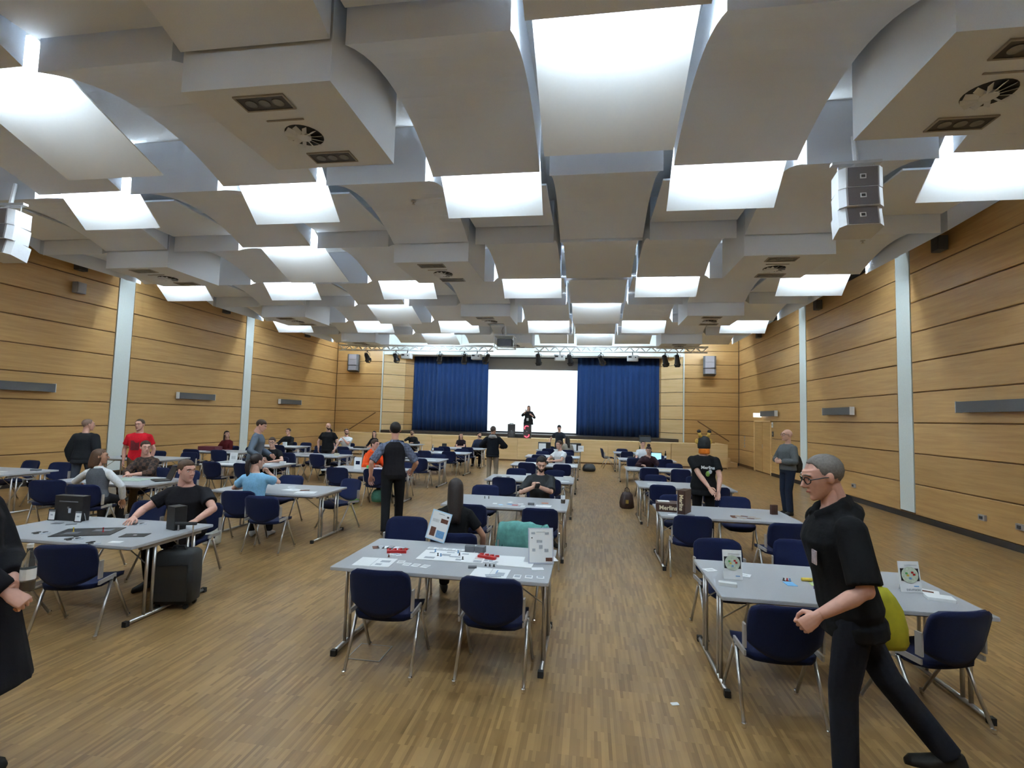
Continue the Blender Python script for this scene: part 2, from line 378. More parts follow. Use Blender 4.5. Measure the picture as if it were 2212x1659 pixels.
# flat service box with downlight panels and an air diffuser
def vbox_mesh():
    return MB().box((0, 0.80, 5.61), (2*HW, 1.56, 1.18)).mesh('service_box', CEIL)
VBOX = vbox_mesh()
def dl_mesh():
    o = MB()
    for x in (-0.145,0,0.145): o.lathe([(0.058,0.004),(0.058,-0.003),(0.045,0.0)], (x,0,0), 14)
    return o.mesh('spot_lens', mat('lens_glass', (0.22,0.22,0.23), 0.25, noise=0.1))
DLF = MB().box((0,0,-0.001),(0.50,0.20,0.012)).mesh('downlight_panel', mat('downlight_black', (0.03,0.03,0.034), 0.4, noise=0.1))
DLE = MB().box((0,-0.11,-0.003),(0.54,0.02,0.02)).box((0,0.11,-0.003),(0.54,0.02,0.02)).box((-0.26,0,-0.003),(0.02,0.22,0.02)).box((0.26,0,-0.003),(0.02,0.22,0.02)).mesh('downlight_frame', BRACKET)
DLL = dl_mesh()
def diff_mesh():
    o = MB().lathe([(0.05,-0.035),(0.075,-0.03),(0.075,-0.002)], n=16)
    for i in range(12):
        a = 2*PI*i/12; R = Matrix.Rotation(a,3,'Z') @ Matrix.Rotation(0.6,3,'X')
        o.box(Vector((0.135*math.cos(a),0.135*math.sin(a),-0.02)), (0.13,0.05,0.004), mtx=R)
    return o.mesh('air_diffuser', CEIL)
DIFF = diff_mesh()
DISC = MB().lathe([(0.205,-0.006),(0.205,0.004)], n=24).mesh('diffuser_throat', mat('throat_dark', (0.035,0.04,0.05), 0.7, noise=0.1))
SLOT = MB().box((0,0,-0.004),(0.42,0.018,0.01)).mesh('slot', BRACKET)
for k in range(-7, 4):
    for r in range(-1, 9):
        xc = cx0(k) + CW/2; y0 = ry0(r); kk = k % 4
        if r == 8:
            if k % 2:
                s = MB().box((0,0.065,5.63),(1.6,0.07,0.06)).box((0,0.065,5.93),(0.1,0.05,0.56)).obj('light_batten', CEIL, CEIL_O, loc=(xc, y0, 0)); link('fluorescent_tube', TUBE_ME, s)
            continue
        if kk in (1,3): typ = 'short' if r % 2 == 0 else 'arch'
        elif kk == 2: typ = 'box' if r % 2 else 'arch'
        else: typ = 'long' if (r % 2 and not (k == 0 and r == 3)) else 'arch'
        if typ == 'arch': link('arched_panel', ARCH, CEIL_O, (xc, y0, 0))
        elif typ in ('short','long'):
            s = link('light_sail', SHORT if typ == 'short' else LONG, CEIL_O, (xc, y0, 0))
            link('fluorescent_tube', TUBE_ME, s)
            if typ == 'short': link('recess_panel', BACKP, CEIL_O, (xc, y0, 0))
        else:
            b = link('service_box', VBOX, CEIL_O, (xc, y0, 0))
            if r >= 1:
                for dx, dy in ((-0.05,0.26),(0.10,1.34)):
                    link('downlight_panel', DLF, b, (dx,dy,5.018)); link('downlight_frame', DLE, b, (dx,dy,5.018)); link('spot_lens', DLL, b, (dx,dy,5.008))
                link('diffuser_throat', DISC, b, (0.02,0.86,5.018)); link('air_diffuser', DIFF, b, (0.02,0.86,5.015)); link('slot', SLOT, b, (-0.02,0.56,5.018))
# sloping edge strips along the side walls
for X0, X1, z0, z1 in ((cx0(4)+0.05, XR-0.02, 5.40, 5.90), (cx0(-7)-0.05, XL+0.02, 5.40, 5.90)):
    for r in range(-1, 8):
        y0 = ry0(r)
        if r % 2 == 0: continue
        MB().add([(X0,y0+0.03,z0),(X1,y0+0.03,z1),(X1,y0+RW-0.03,z1),(X0,y0+RW-0.03,z0),(X0,y0+0.03,6.2),(X1,y0+0.03,6.2),(X1,y0+RW-0.03,6.2),(X0,y0+RW-0.03,6.2)],
                 [(0,1,2,3),(0,4,5,1),(3,2,6,7),(0,3,7,4)]).obj('edge_panel', CEIL, CEIL_O)
# ------------------------------------------------------------------ wall and ceiling fixtures
ORD = ['nearest', 'middle', 'farthest']
def wall_lamp(X, sgn, y, label):
    o = empty('wall_lamp', (X, y, 2.37)); tag(o, label, 'lamp', 'long wall lamps')
    MB().box((sgn*0.11,0,0),(0.10,1.60,0.20)).obj('housing', GREY, o)
    for q in (-0.805,0.805): MB().box((sgn*0.11,q,0),(0.115,0.012,0.215)).obj('end_cap', WBOX, o)
    for q in (-0.45,0.45): MB().box((sgn*0.035,q,0),(0.07,0.10,0.10)).obj('wall_bracket', STEEL, o)
for i, y in enumerate((9.86, 15.38, 20.9)): wall_lamp(XR, -1, y, 'long dark grey wall lamp on the right wall, %s of three' % ORD[i])
for i, y in enumerate((9.98, 15.45, 20.93)): wall_lamp(XL, 1, y, 'long dark grey wall lamp on the left wall, %s of three' % ORD[i])
def wall_box(X, sgn, y, z, label, m, d=(0.16,0.24,0.28)):
    o = empty('wall_speaker', (X, y, z)); tag(o, label, 'speaker', 'small wall speakers')
    MB().box((sgn*(0.03+d[0]/2),0,0), d).obj('cabinet', m, o); MB().box((sgn*(0.035+d[0]),0,0),(0.01,d[1]-0.03,d[2]-0.03)).obj('grille', DGREY if m is GREY else BRACKET, o)
    MB().box((sgn*0.016,0,0),(0.034,0.06,0.06)).obj('mount', BLACK, o)
for i, y in enumerate((11.06, 16.52, 22.0)): wall_box(XR, -1, y, 5.62, 'small dark speaker high on the right wall, %s of three' % ORD[i], GREY)
for i, y in enumerate((11.2, 16.6, 22.03)): wall_box(XL, 1, y, 5.60, 'small dark speaker high on the left wall, %s of three' % ORD[i], GREY)
wall_box(XL, 1, 11.2, 5.0, 'lighter grey box below the nearest speaker on the left wall', mat('mid_grey', (0.33,0.32,0.32), 0.6, noise=0.04))
for i, (y, z) in enumerate(((14.75,0.41),(10.3,0.41),(9.49,0.41))):
    o = empty('wall_socket', (XR, y, z)); tag(o, 'socket box low on the right wall, %s' % ('far one beside the pillar','middle one','nearest one')[i], 'socket', 'low wall sockets')
    MB().box((-0.02,0,0),(0.04,0.15,0.10)).obj('cover', BRACKET, o); MB().box((-0.045,0,0),(0.012,0.07,0.05)).obj('flap', DGREY, o)
o = empty('exit_sign', (XR, 22.06, 2.32)); tag(o, 'white illuminated exit sign above the oak double door', 'sign')
MB().box((-0.16,0,0),(0.30,0.05,0.17)).obj('sign_box', mat('sign_white', (0.85,0.9,0.88), 0.5, noise=0.01, emit=0.6), o)
MB().box((-0.01,0,0),(0.02,0.08,0.10)).obj('mount', STEEL, o)
for y, z, lab in ((20.79,1.94,'white notice plate beside the oak double door'),(20.75,1.59,'dark switch plate beside the oak double door')):
    o = empty('wall_plate', (XR, y, z)); tag(o, lab, 'plate'); MB().box((-0.008,0,0),(0.016,0.14,0.20)).obj('plate', PAPER if 'white' in lab else DGREY, o); MB().box((-0.02,0,0),(0.008,0.05,0.05)).obj('button', BRACKET, o)
o = empty('switch_panel', (XR, 24.32, 1.15)); tag(o, 'column of light switches in the corner beside the stage', 'switch')
for k in range(4): MB().box((-0.01,0,-0.21+0.14*k),(0.02,0.09,0.09)).obj('switch', BRACKET, o)
# sprinklers hang from the arched panels
for x, y in ((-3.1, 8.3), (5.35, 10.9), (-10.0, 9.1)):
    s = MB().lathe([(0.045,0),(0.045,-0.012),(0.015,-0.02),(0.015,-0.05),(0.03,-0.052),(0.03,-0.056)], n=12).obj('sprinkler', STEEL, CEIL_O, loc=(x, y, 5.675))
# hanging line array loudspeakers
GRILL = mat('array_grille', (0.19,0.165,0.17), 0.6, noise=0.12, nscale=160)
ARRW = mat('array_white', (0.66,0.66,0.68), 0.5, noise=0.03)
def line_array(loc, rz, n, label, sc=1.0, white=True, top=True, group='hanging line array speakers'):
    o = empty('line_array_speaker', loc, rz); tag(o, label, 'speaker', group); o.scale = (sc,)*3
    body = ARRW if white else GREY
    z = 0; ang = 0.0; y = 0
    for k in range(n):
        R = Matrix.Rotation(-ang, 3, 'X')
        c = MB()
        pts = [(-0.27,0.13),(-0.20,0.20),(0.20,0.20),(0.27,0.13),(0.24,-0.18),(-0.24,-0.18)]
        c.prism([(p[0],-p[1]) for p in reversed(pts)], -0.139, 0.139)
        cab = c.obj('cabinet', body, o, loc=(0, y, z-0.14)); cab.rotation_euler = (-ang,0,0)
        MB().box((0,-0.203,0),(0.36,0.012,0.26)).obj('grille', GRILL, cab)
        if white:
            MB().box((0,-0.212,0),(0.075,0.008,0.065)).obj('logo_plate', PAPER, cab); MB().box((0,-0.218,0),(0.045,0.006,0.035)).obj('logo_mark', DGREY, cab)
            for q in (-0.07,0.07): MB().box((-0.245,-0.03,q),(0.02,0.02,0.02)).obj('rig_point', BLACK, cab)
        z -= 0.283*math.cos(ang); y += 0.283*math.sin(ang)*0.5; ang += 0.10
    if not top:
        MB().box((0,0.24,-0.4),(0.12,0.22,0.5)).obj('wall_mount', BLACK, o)
    if top:
        MB().box((0,0,0.14),(0.62,0.09,0.04)).obj('fly_bar', ARRW, o)
        for q in (-0.22,0.22): MB().path([(q,0,0.13),(q,0,0.0)], 0.012).obj('shackle', CHROME, o)
        MB().path([(0,0,0.16),(0,0.05,0.55)], 0.035).path([(0,0.0,0.15),(-0.1,-0.06,0.02)], 0.02).obj('hanger', ARRW, o)
    return o
line_array((3.30,6.86,5.17), -0.06, 3, 'white hanging speaker column of three cabinets near the right wall', 0.92)
line_array((-9.52,6.86,5.10), 0.05, 3, 'white hanging speaker column cut by the left edge of the picture', 0.92)
line_array((-12.17,24.85,5.0), 0.12, 3, 'grey speaker column on the back wall left of the stage', 1.05, False, False, 'speaker columns beside the stage')
line_array((5.52,24.85,5.06), -0.12, 3, 'grey speaker column on the back wall right of the stage', 1.05, False, False, 'speaker columns beside the stage')
# lighting trusses
def truss(x0, x1, y, z, label):
    o = empty('lighting_truss', ((x0+x1)/2, y, z)); tag(o, label, 'truss', 'lighting trusses'); L = x1-x0
    for dy, dz in ((-0.12,0.11),(0.12,0.11),(0,-0.11)): MB().path([(-L/2,dy,dz),(L/2,dy,dz)], 0.030, 6).obj('chord', ALU, o)
    n = int(L/0.42); b = MB()
    for i in range(n):
        a = -L/2 + L*i/n; c = a + L/n/2; d = a + L/n
        for s in (-0.12,0.12): b.path([(a,s,0.11),(c,0,-0.11)], 0.015, 4); b.path([(c,0,-0.11),(d,s,0.11)], 0.015, 4)
        b.path([(a,-0.12,0.11),(d,0.12,0.11)], 0.008, 4)
    b.obj('lattice', ALU, o)
    for q in (-0.30,0.30): MB().path([(q*L,0,0.10),(q*L,0,0.95)], 0.008, 5).obj('hanging_wire', STEEL, o)
truss(-11.25, -4.15, 21.5, 4.90, 'aluminium lighting truss hanging left of the projector')
truss(-2.37, 4.70, 21.5, 4.90, 'aluminium lighting truss hanging right of the projector')
def spot(x, tilt, rz, label):
    o = empty('stage_spotlight', (x, 21.5, 4.76), rz); tag(o, label, 'spotlight', 'black stage spotlights')
    MB().path([(0,0,0.03),(0,0,-0.06)], 0.025, 6).obj('clamp', BLACK, o)
    MB().path([(-0.13,0,-0.26),(-0.13,0,-0.10),(-0.05,0,-0.06),(0.05,0,-0.06),(0.13,0,-0.10),(0.13,0,-0.26)], 0.010, 5).obj('yoke', BLACK, o)
    h = MB().lathe([(0.03,0.20),(0.085,0.17),(0.10,0.0),(0.115,-0.14),(0.115,-0.17)], n=12).obj('lamp_head', BLACK, o, loc=(0,0,-0.27)); h.rotation_euler = (tilt, 0, 0)
    for a in range(4):
        f = MB().box((0,0,-0.07),(0.17,0.008,0.13)).obj('barn_door', BLACK, h, loc=(0.125*math.cos(a*PI/2),0.125*math.sin(a*PI/2),-0.17)); f.rotation_euler = (0.35,0,a*PI/2+PI/2)
    MB().lathe([(0.02,0.006),(0.02,0.0)], (0,0,0.205), 8).obj('cable_gland', BRACKET, h)
spx = [(-9.91,-0.7,0.9,'black stage spotlight at the left end of the left truss'),(-8.56,-0.7,0.8,'second black stage spotlight from the left truss end'),
 (-6.53,0.7,0.5,'third black stage spotlight on the left truss'),(-5.43,0.7,0.3,'fourth black stage spotlight on the left truss'),(-4.42,0.8,0.7,'black stage spotlight at the projector end of the left truss'),
 (-2.19,0.3,-0.3,'black stage spotlight at the projector end of the right truss'),(-0.85,0.5,-0.4,'second black stage spotlight on the right truss'),(0.44,0.7,-0.7,'third black stage spotlight on the right truss'),
 (3.04,0.4,-0.6,'left one of the spotlight pair ending the right truss'),(3.52,0.25,-0.4,'right one of the spotlight pair ending the right truss')]
for a in spx: spot(*a)
for x, lab in ((-8.01,'white box fixture on the left truss beside two spotlights'),(-4.85,'white box fixture on the left truss near the projector'),(-1.27,'white box fixture on the right truss near the projector'),(1.73,'white box fixture on the right truss before the spotlight pair')):
    o = empty('box_fixture', (x, 21.4, 4.52)); tag(o, lab, 'fixture', 'white box fixtures on the trusses')
    MB().prism(rrect(0.44,0.34,0.05), -0.11, 0.11).obj('housing', WBOX, o); MB().box((-0.12,-0.172,0.04),(0.13,0.01,0.06)).obj('display', BLACK, o); MB().lathe([(0.03,0),(0.03,0.012)],n=8).obj('knob', DGREY, o, loc=(0.10,-0.16,0.02)).rotation_euler = (PI/2,0,0)
    MB().path([(0,0,0.10),(0,0.10,0.27),(0,0.10,0.31)], 0.02, 6).obj('clamp', BLACK, o)
# ceiling projector in its cage
o = empty('ceiling_projector', (-3.38, 20.0, 4.93)); tag(o, 'large dark projector in a white cage hanging from the ceiling', 'projector')
MB().prism(rrect(0.58,0.62,0.04), -0.15, 0.12).obj('projector_body', DGREY, o); MB().lathe([(0.09,0),(0.09,0.06)], n=14).obj('lens', BLACK, o, loc=(0.08,0.30,-0.02)).rotation_euler = (-PI/2,0,0)
c = MB()
for a in (-0.38,0.38):
    for b in (-0.34,0.34): c.path([(a,b,-0.22),(a,b,0.24)], 0.018, 5)
    for q in (-0.22,0.24): c.path([(a,-0.34,q),(a,0.34,q)], 0.018, 5)
for b in (-0.34,0.34):
    for q in (-0.22,0.24): c.path([(-0.38,b,q),(0.38,b,q)], 0.018, 5)
c.obj('cage', WBOX, o)
MB().box((0,0,0.25),(0.74,0.5,0.02)).obj('mount_plate', WBOX, o); MB().path([(0,0,0.25),(0,0,0.80)], 0.045, 10).obj('pole', WBOX, o)
MB().path([(-0.1,0.05,0.25),(-0.16,0.05,0.5),(-0.08,0.05,0.75)], 0.008, 5).obj('cable', BLACK, o)
# loudspeakers on the stage apron
def party(loc, rz, label, lit):
    o = empty('loudspeaker', loc, rz); tag(o, label, 'speaker', 'portable loudspeakers on the stage')
    MB().prism(rrect(0.34,0.32,0.05), 0.01, 0.64).obj('cabinet', BLACK, o)
    MB().box((0,-0.165,0.33),(0.28,0.012,0.56)).obj('grille', DGREY, o)
    for z in (0.17,0.48):
        t = MB(); pts = [(0.105*math.cos(a),-0.178,z+0.105*math.sin(a)) for a in [(0.25+0.9*i/9)*PI + (PI*0.9 if z < 0.3 else 0) for i in range(10)]]
        t.path(pts, 0.016, 6).obj('light_ring' if lit else 'trim_ring', mat('red_led', (1.0,0.03,0.05), 0.4, emit=3.0) if lit else DGREY, o)
    MB().box((0,-0.174,0.33),(0.03,0.006,0.02)).obj('badge', PAPER, o)
    MB().path([(-0.08,0,0.64),(-0.08,0,0.67),(0.08,0,0.67),(0.08,0,0.64)], 0.014, 6).obj('handle', BLACK, o)
party((-3.60,23.72,1.0), 0.1, 'plain black loudspeaker standing on the stage edge', False)
party((-2.83,23.60,1.0), -0.05, 'black loudspeaker with glowing red rings before the presenter', True)
o = empty('stage_monitor', (2.55, 24.2, 1.0)); tag(o, 'low black wedge monitor on the stage before the right curtain', 'speaker'); MB().add([(-0.25,-0.2,0),(0.25,-0.2,0),(0.25,0.2,0),(-0.25,0.2,0),(-0.25,-0.1,0.25),(0.25,-0.1,0.25),(0.25,0.2,0.30),(-0.25,0.2,0.30)],[(3,2,1,0),(4,5,6,7),(0,1,5,4),(2,3,7,6),(0,4,7,3),(1,2,6,5)]).obj('cabinet', BLACK, o); MB().box((0,-0.06,0.29),(0.4,0.2,0.01)).obj('grille', DGREY, o)
o = MB().box((-3.2,24.05,1.09),(0.6,0.3,0.18)).obj('equipment_case', BLACK); tag(o, 'low black case lying between the two stage loudspeakers', 'case')
# floor hatch
o = MB().box((-1.74,4.085,0.0015),(0.27,0.27,0.003)).obj('floor_hatch', mat('hatch_wood', (0.33,0.20,0.085), 0.4, noise=0.15)); tag(o, 'square parquet floor hatch under the middle front table', 'hatch')
MB().box((0,0.135,0.003),(0.28,0.008,0.004)).box((0,-0.135,0.003),(0.28,0.008,0.004)).box((0.135,0,0.003),(0.008,0.28,0.004)).box((-0.135,0,0.003),(0.008,0.28,0.004)).obj('hatch_frame', BRACKET, o, loc=(-1.74,4.085,0))
o = MB().prism(rrect(0.055,0.035,0.006), 0.0, 0.003).obj('white_card', PAPER, None, loc=(0.62,3.80,0.001), rz=0.3); tag(o, 'small white card lying on the floor in the aisle', 'card')
# ------------------------------------------------------------------ chair
def chair_parts(root):
    # seat pad with a waterfall front edge
    o = MB(); ny, nx = 8, 8; w = 0.232
    def sz(u, v): return 0.452 - 0.020*(1-u*u)*0.6 - (0.045*max(0,(v-0.75)/0.25)**2) - 0.012*(1-v)
    top, bot = [], []
    for j in range(ny+1):
        v = j/ny; y = -0.20 + 0.45*v
        ww = w*(1 - 0.35*max(0,(v-0.80)/0.2)**2.2 - 0.22*max(0,(0.15-v)/0.15)**2)
        top.append([(ww*(2*i/nx-1), y, sz(2*i/nx-1, v)) for i in range(nx+1)])
        bot.append([(ww*0.97*(2*i/nx-1), y, sz(2*i/nx-1, v)-0.036) for i in range(nx+1)])
    rings = [t + list(reversed(b)) for t, b in zip(top, bot)]
    o.rings(rings); o.obj('seat', NAVY, root, True)
    # backrest shell, curved in plan, leaning back, dished lower edge
    o = MB(); nz, nx = 9, 10
    fr, bk = [], []
    for k in range(nz+1):
        t = k/nz; row, rb = [], []
        for i in range(nx+1):
            u = 2*i/nx-1
            zb = 0.435 + 0.075*abs(u)**2.2; zt = 0.800 - 0.030*abs(u)**9
            z = zb + (zt-zb)*t
            wv = 0.236*(1 - 0.10*abs(t-0.45)**2 - 0.05*max(0,(t-0.86)/0.14)**2 - 0.10*max(0,(0.12-t)/0.12)**2)
            y = -0.235 - 0.075*t + 0.045*u*u
            row.append((wv*u, y, z)); rb.append((wv*u*0.985, y-0.026, z))
        fr.append(row); bk.append(rb)
    o.rings([f + list(reversed(b)) for f, b in zip(fr, bk)]); o.obj('backrest', NAVY, root, True)
    for s in (-1,1):
        MB().box((s*0.240,-0.205,0.565),(0.014,0.050,0.150)).box((s*0.240,-0.10,0.455),(0.014,0.24,0.034)).obj('bracket', BRACKET, root)
        l = MB().path([(s*0.247,-0.055,0.425),(s*0.256,-0.245,0.012)], [0.0135,0.0115], 8).obj('leg', STEEL, root, True)
        MB().lathe([(0.014,0),(0.017,0.006),(0.017,0.03),(0.012,0.036)], (s*0.256,-0.247,0), 8).obj('foot', CHROME, l)
        l = MB().path([(s*0.247,-0.005,0.425),(s*0.256,0.245,0.012)], [0.0135,0.0115], 8).obj('leg', STEEL, root, True)
        MB().lathe([(0.014,0),(0.017,0.006),(0.017,0.03),(0.012,0.036)], (s*0.256,0.247,0), 8).obj('foot', CHROME, l)
        MB().lathe([(0.022,-0.012),(0.022,0.012)], n=10).obj('hub', CHROME, root, loc=(s*0.248,-0.03,0.43)).rotation_euler = (0,PI/2,0)
    MB().path([(-0.245,-0.03,0.405),(0.245,-0.03,0.405)], 0.011, 6).obj('cross_bar', STEEL, root)
CHAIR0 = [None]
def chair(x, y, rz, label, group='navy stacking chairs'):
    if CHAIR0[0] is None:
        o = empty('navy_chair'); chair_parts(o); CHAIR0[0] = o
    else:
        o = copy_tree(CHAIR0[0])
    o.location = (x, y, 0); o.rotation_euler = (0,0,rz); tag(o, label, 'chair', group)
    return o
# ------------------------------------------------------------------ table
TZ = 0.71
def table_parts(root):
    w, d = 1.76, 1.0
    MB().prism(rrect(w, d, 0.012, 2), TZ-0.026, TZ).obj('tabletop', TOPM, root)
    MB().prism(rrect(w+0.006, d+0.006, 0.014, 2), TZ-0.024, TZ-0.003).obj('edge_band', EDGEM, root)
    for s in (-1,1):
        x = s*0.835
        f = MB().path([(x,-0.45,0.028),(x,0.47,0.028)], 0.018, 8).obj('foot_rail', STEEL, root, True)
        for q in (-0.455,0.475): MB().box((x,q,0.024),(0.042,0.04,0.046)).obj('end_cap', RUBBER, f)
        for y in (-0.275,-0.195,0.205,0.285):
            MB().path([(x,y,0.03),(x,y,TZ-0.03)], 0.0145, 8).obj('leg', STEEL, root, True)
        MB().box((x,0.0,TZ-0.045),(0.04,0.72,0.035)).obj('leg_bracket', BRACKET, root)
        for y in (-0.235,0.245): MB().path([(x-s*0.02,y,0.47),(x-s*0.34,y,TZ-0.035)], 0.006, 5).obj('folding_brace', STEEL, root)
    MB().box((0,-0.40,TZ-0.043),(1.55,0.025,0.032)).obj('apron_rail', BRACKET, root)
    MB().box((0,0.40,TZ-0.043),(1.55,0.025,0.032)).obj('apron_rail', BRACKET, root)
TAB0 = [None]
def table(x, ynear, label):
    if TAB0[0] is None: o = empty('folding_table'); table_parts(o); TAB0[0] = o
    else: o = copy_tree(TAB0[0])
    o.location = (x, ynear+0.5, 0); return tag(o, label, 'table', 'grey folding tables')
KX = {1: 1.845, 2: -1.165, 3: -4.875, 4: -7.85, 5: -10.92}
KN = {1: 'rightmost column', 2: 'column left of the aisle', 3: 'third column from right', 4: 'fourth column from right', 5: 'column by the left wall'}
RN = {1: 'front row', 2: 'second row', 3: 'third row', 4: 'fourth row', 5: 'fifth row', 6: 'last row'}
ROWS = {1: {1:3.93,2:7.02,3:10.0,4:13.3,5:16.6,6:19.95}, 2: {1:3.93,2:7.02,3:10.05,4:13.4,5:16.5,6:19.95}, 3: {1:4.05,2:7.13,3:10.42,4:13.4,5:16.35,6:18.95},
        4: {2:7.18,3:10.45,4:13.45,5:16.8,6:20.2}, 5: {2:7.45,3:10.72,4:13.42,5:16.4}}
for k, rows in ROWS.items():
    for r, y in rows.items(): table(KX[k] + (-0.85 if (k,r) == (4,5) else 0), y, 'grey folding table, %s of the %s' % (RN[r], KN[k]))
# chairs: (column, row, side, slot) -> x, y, rotation; side n = back to the viewer, f = facing the viewer
rnd = random.Random(11)
CH_POS = {}
for k, rows in ROWS.items():
    for r, y in rows.items():
        for sd in 'nf':
            for sl, dx in (('left',-0.43),('right',0.44)):
                yy = y + 0.03 + rnd.uniform(-0.06,0.05) if sd == 'n' else y + 1.13 + rnd.uniform(-0.05,0.10)
                CH_POS[(k,r,sd,sl)] = (KX[k]+(-0.85 if (k,r) == (4,5) else 0)+dx+rnd.uniform(-0.06,0.06), yy, (0 if sd == 'n' else PI) + rnd.uniform(-0.14,0.14))
CH_POS.update({
 (2,1,'n','left'): (-1.53,3.96,0.03), (2,1,'n','right'): (-0.68,3.98,-0.02), (2,1,'f','left'): (-1.97,5.30,PI+0.1), (2,1,'f','right'): (-0.72,5.25,PI-0.1),
 (2,2,'n','left'): (-1.53,6.93,-0.05), (2,2,'n','right'): (-0.62,6.90,0.05), (2,2,'f','left'): (-1.70,8.25,PI), (2,2,'f','right'): (-0.76,8.48,PI+0.15),
 (1,1,'n','left'): (1.27,3.86,0.02), (1,1,'n','right'): (2.30,4.02,0.30), (1,1,'f','left'): (1.30,5.12,PI+0.1), (1,1,'f','right'): (2.02,5.28,PI-0.25),
 (1,2,'n','left'): (1.30,6.95,-0.03), (1,2,'n','right'): (2.33,6.80,0.08), (1,2,'f','left'): (1.35,8.15,PI), (1,2,'f','right'): (2.25,8.28,PI-0.1),
 (3,1,'n','left'): (-5.25,4.0,-0.2), (3,1,'n','right'): (-4.38,3.98,0.32), (3,1,'f','left'): (-5.33,5.35,PI), (3,1,'f','right'): (-4.62,5.45,PI+0.15),
 (3,2,'n','left'): (-5.02,6.98,0.25), (3,2,'n','right'): (-4.42,6.70,0.12), (3,2,'f','left'): (-5.28,8.30,PI), (3,2,'f','right'): (-4.18,8.22,PI-0.35),
 (4,2,'n','left'): (-8.35,7.0,0.5), (4,2,'n','right'): (-7.42,6.80,0.30), (4,2,'f','left'): (-8.16,8.50,PI), 
 (4,3,'f','right'): (-7.68,11.65,PI), (3,3,'f','left'): (-5.14,11.65,PI-0.5), (3,6,'f','left'): (-5.2,20.2,PI), (3,6,'f','right'): (-4.45,20.2,PI),
 (5,4,'f','left'): (-11.3,14.65,PI), (5,5,'f','left'): (-11.1,17.6,PI), (2,4,'f','right'): (-0.80,14.72,PI), (1,4,'f','left'): (1.65,14.5,PI), (1,5,'f','left'): (1.78,17.75,PI),
 (2,6,'n','right'): (-0.80,19.55,0.1), (4,6,'f','right'): (-7.58,21.4,PI), (4,5,'f','left'): (-9.75,18.2,PI), (4,5,'f','right'): (-9.10,18.25,PI), (4,6,'n','left'): (-8.45,19.3,PI-0.3)})
SKIP = {(5,2,'n','left'),(5,2,'n','right'),(5,3,'n','left'),(2,6,'f','right'),(3,1,'n','left_')}
SIDE = {'n': 'near-side', 'f': 'far-side'}
for (k,r,sd,sl), (x,y,a) in CH_POS.items():
    if (k,r,sd,sl) in SKIP: continue
    chair(x, y, a, 'navy chair, %s %s seat, %s of the %s' % (SIDE[sd], sl, RN[r], KN[k]))
chair(-1.36, 5.26, 0.2, 'navy chair under the woman with long dark hair behind the front table')
chair(0.80, 21.3, -PI/2+0.15, 'lone navy chair standing sideways before the stage front')
# ------------------------------------------------------------------ people
JOBS = []          # (object, voxel size, list of (template, matrix))
def remesh_job(mb, name, m, parent, voxel, extra=None):
    o = mb.obj(name, m, parent, True)
    JOBS.append((o, voxel, extra or [], m)); return o
def arrays(me):
    n = len(me.vertices); v = np.empty(n*3, np.float32); me.vertices.foreach_get('co', v)
    lt = np.empty(len(me.polygons), np.int32); me.polygons.foreach_get('loop_total', lt)
    li = np.empty(len(me.loops), np.int32); me.loops.foreach_get('vertex_index', li)
    return v.reshape(-1,3), lt, li
def from_arrays(name, parts, m):
    V, LT, LI, o = [], [], [], 0
    for v, lt, li in parts: V.append(v); LT.append(lt); LI.append(li+o); o += len(v)
    V = np.concatenate(V); LT = np.concatenate(LT); LI = np.concatenate(LI)
    me = bpy.data.meshes.new(name); me.vertices.add(len(V)); me.vertices.foreach_set('co', V.ravel())
    me.loops.add(len(LI)); me.loops.foreach_set('vertex_index', LI)
    me.polygons.add(len(LT)); st = np.zeros(len(LT), np.int32); st[1:] = np.cumsum(LT)[:-1]
    me.polygons.foreach_set('loop_start', st); me.polygons.foreach_set('use_smooth', np.ones(len(LT), bool))
    me.materials.append(m); me.update(calc_edges=True); me.validate(); return me
def run_jobs(jobs):
    for o, vx, _, _ in jobs:
        md = o.modifiers.new('r', 'REMESH'); md.mode = 'VOXEL'; md.voxel_size = vx; md.use_smooth_shade = True
        sm = o.modifiers.new('s', 'SMOOTH'); sm.factor = 0.5; sm.iterations = 3 if vx > 0.007 else 2
    dg = bpy.context.evaluated_depsgraph_get(); out = []
    for o, vx, extra, m in jobs:
        e = o.evaluated_get(dg); a = arrays(e.data); out.append((a[0].copy(), a[1].copy(), a[2].copy()))
    for (o, vx, extra, m), a in zip(jobs, out):
        parts = [a]
        for T, M in extra:
            tv, lt, li = TEMPL[T]; M4 = np.array(M); v = tv @ M4[:3,:3].T.astype(np.float32) + M4[:3,3].astype(np.float32)
            if np.linalg.det(M4[:3,:3]) < 0:     # mirrored: flip winding
                st = np.concatenate([[0], np.cumsum(lt)[:-1]]); li = np.concatenate([li[s:s+c][::-1] for s, c in zip(st, lt)])
            parts.append((v.astype(np.float32), lt, li))
        old = o.data; o.modifiers.clear(); o.data = from_arrays(o.name, parts, m); bpy.data.meshes.remove(old)
TEMPL = {}
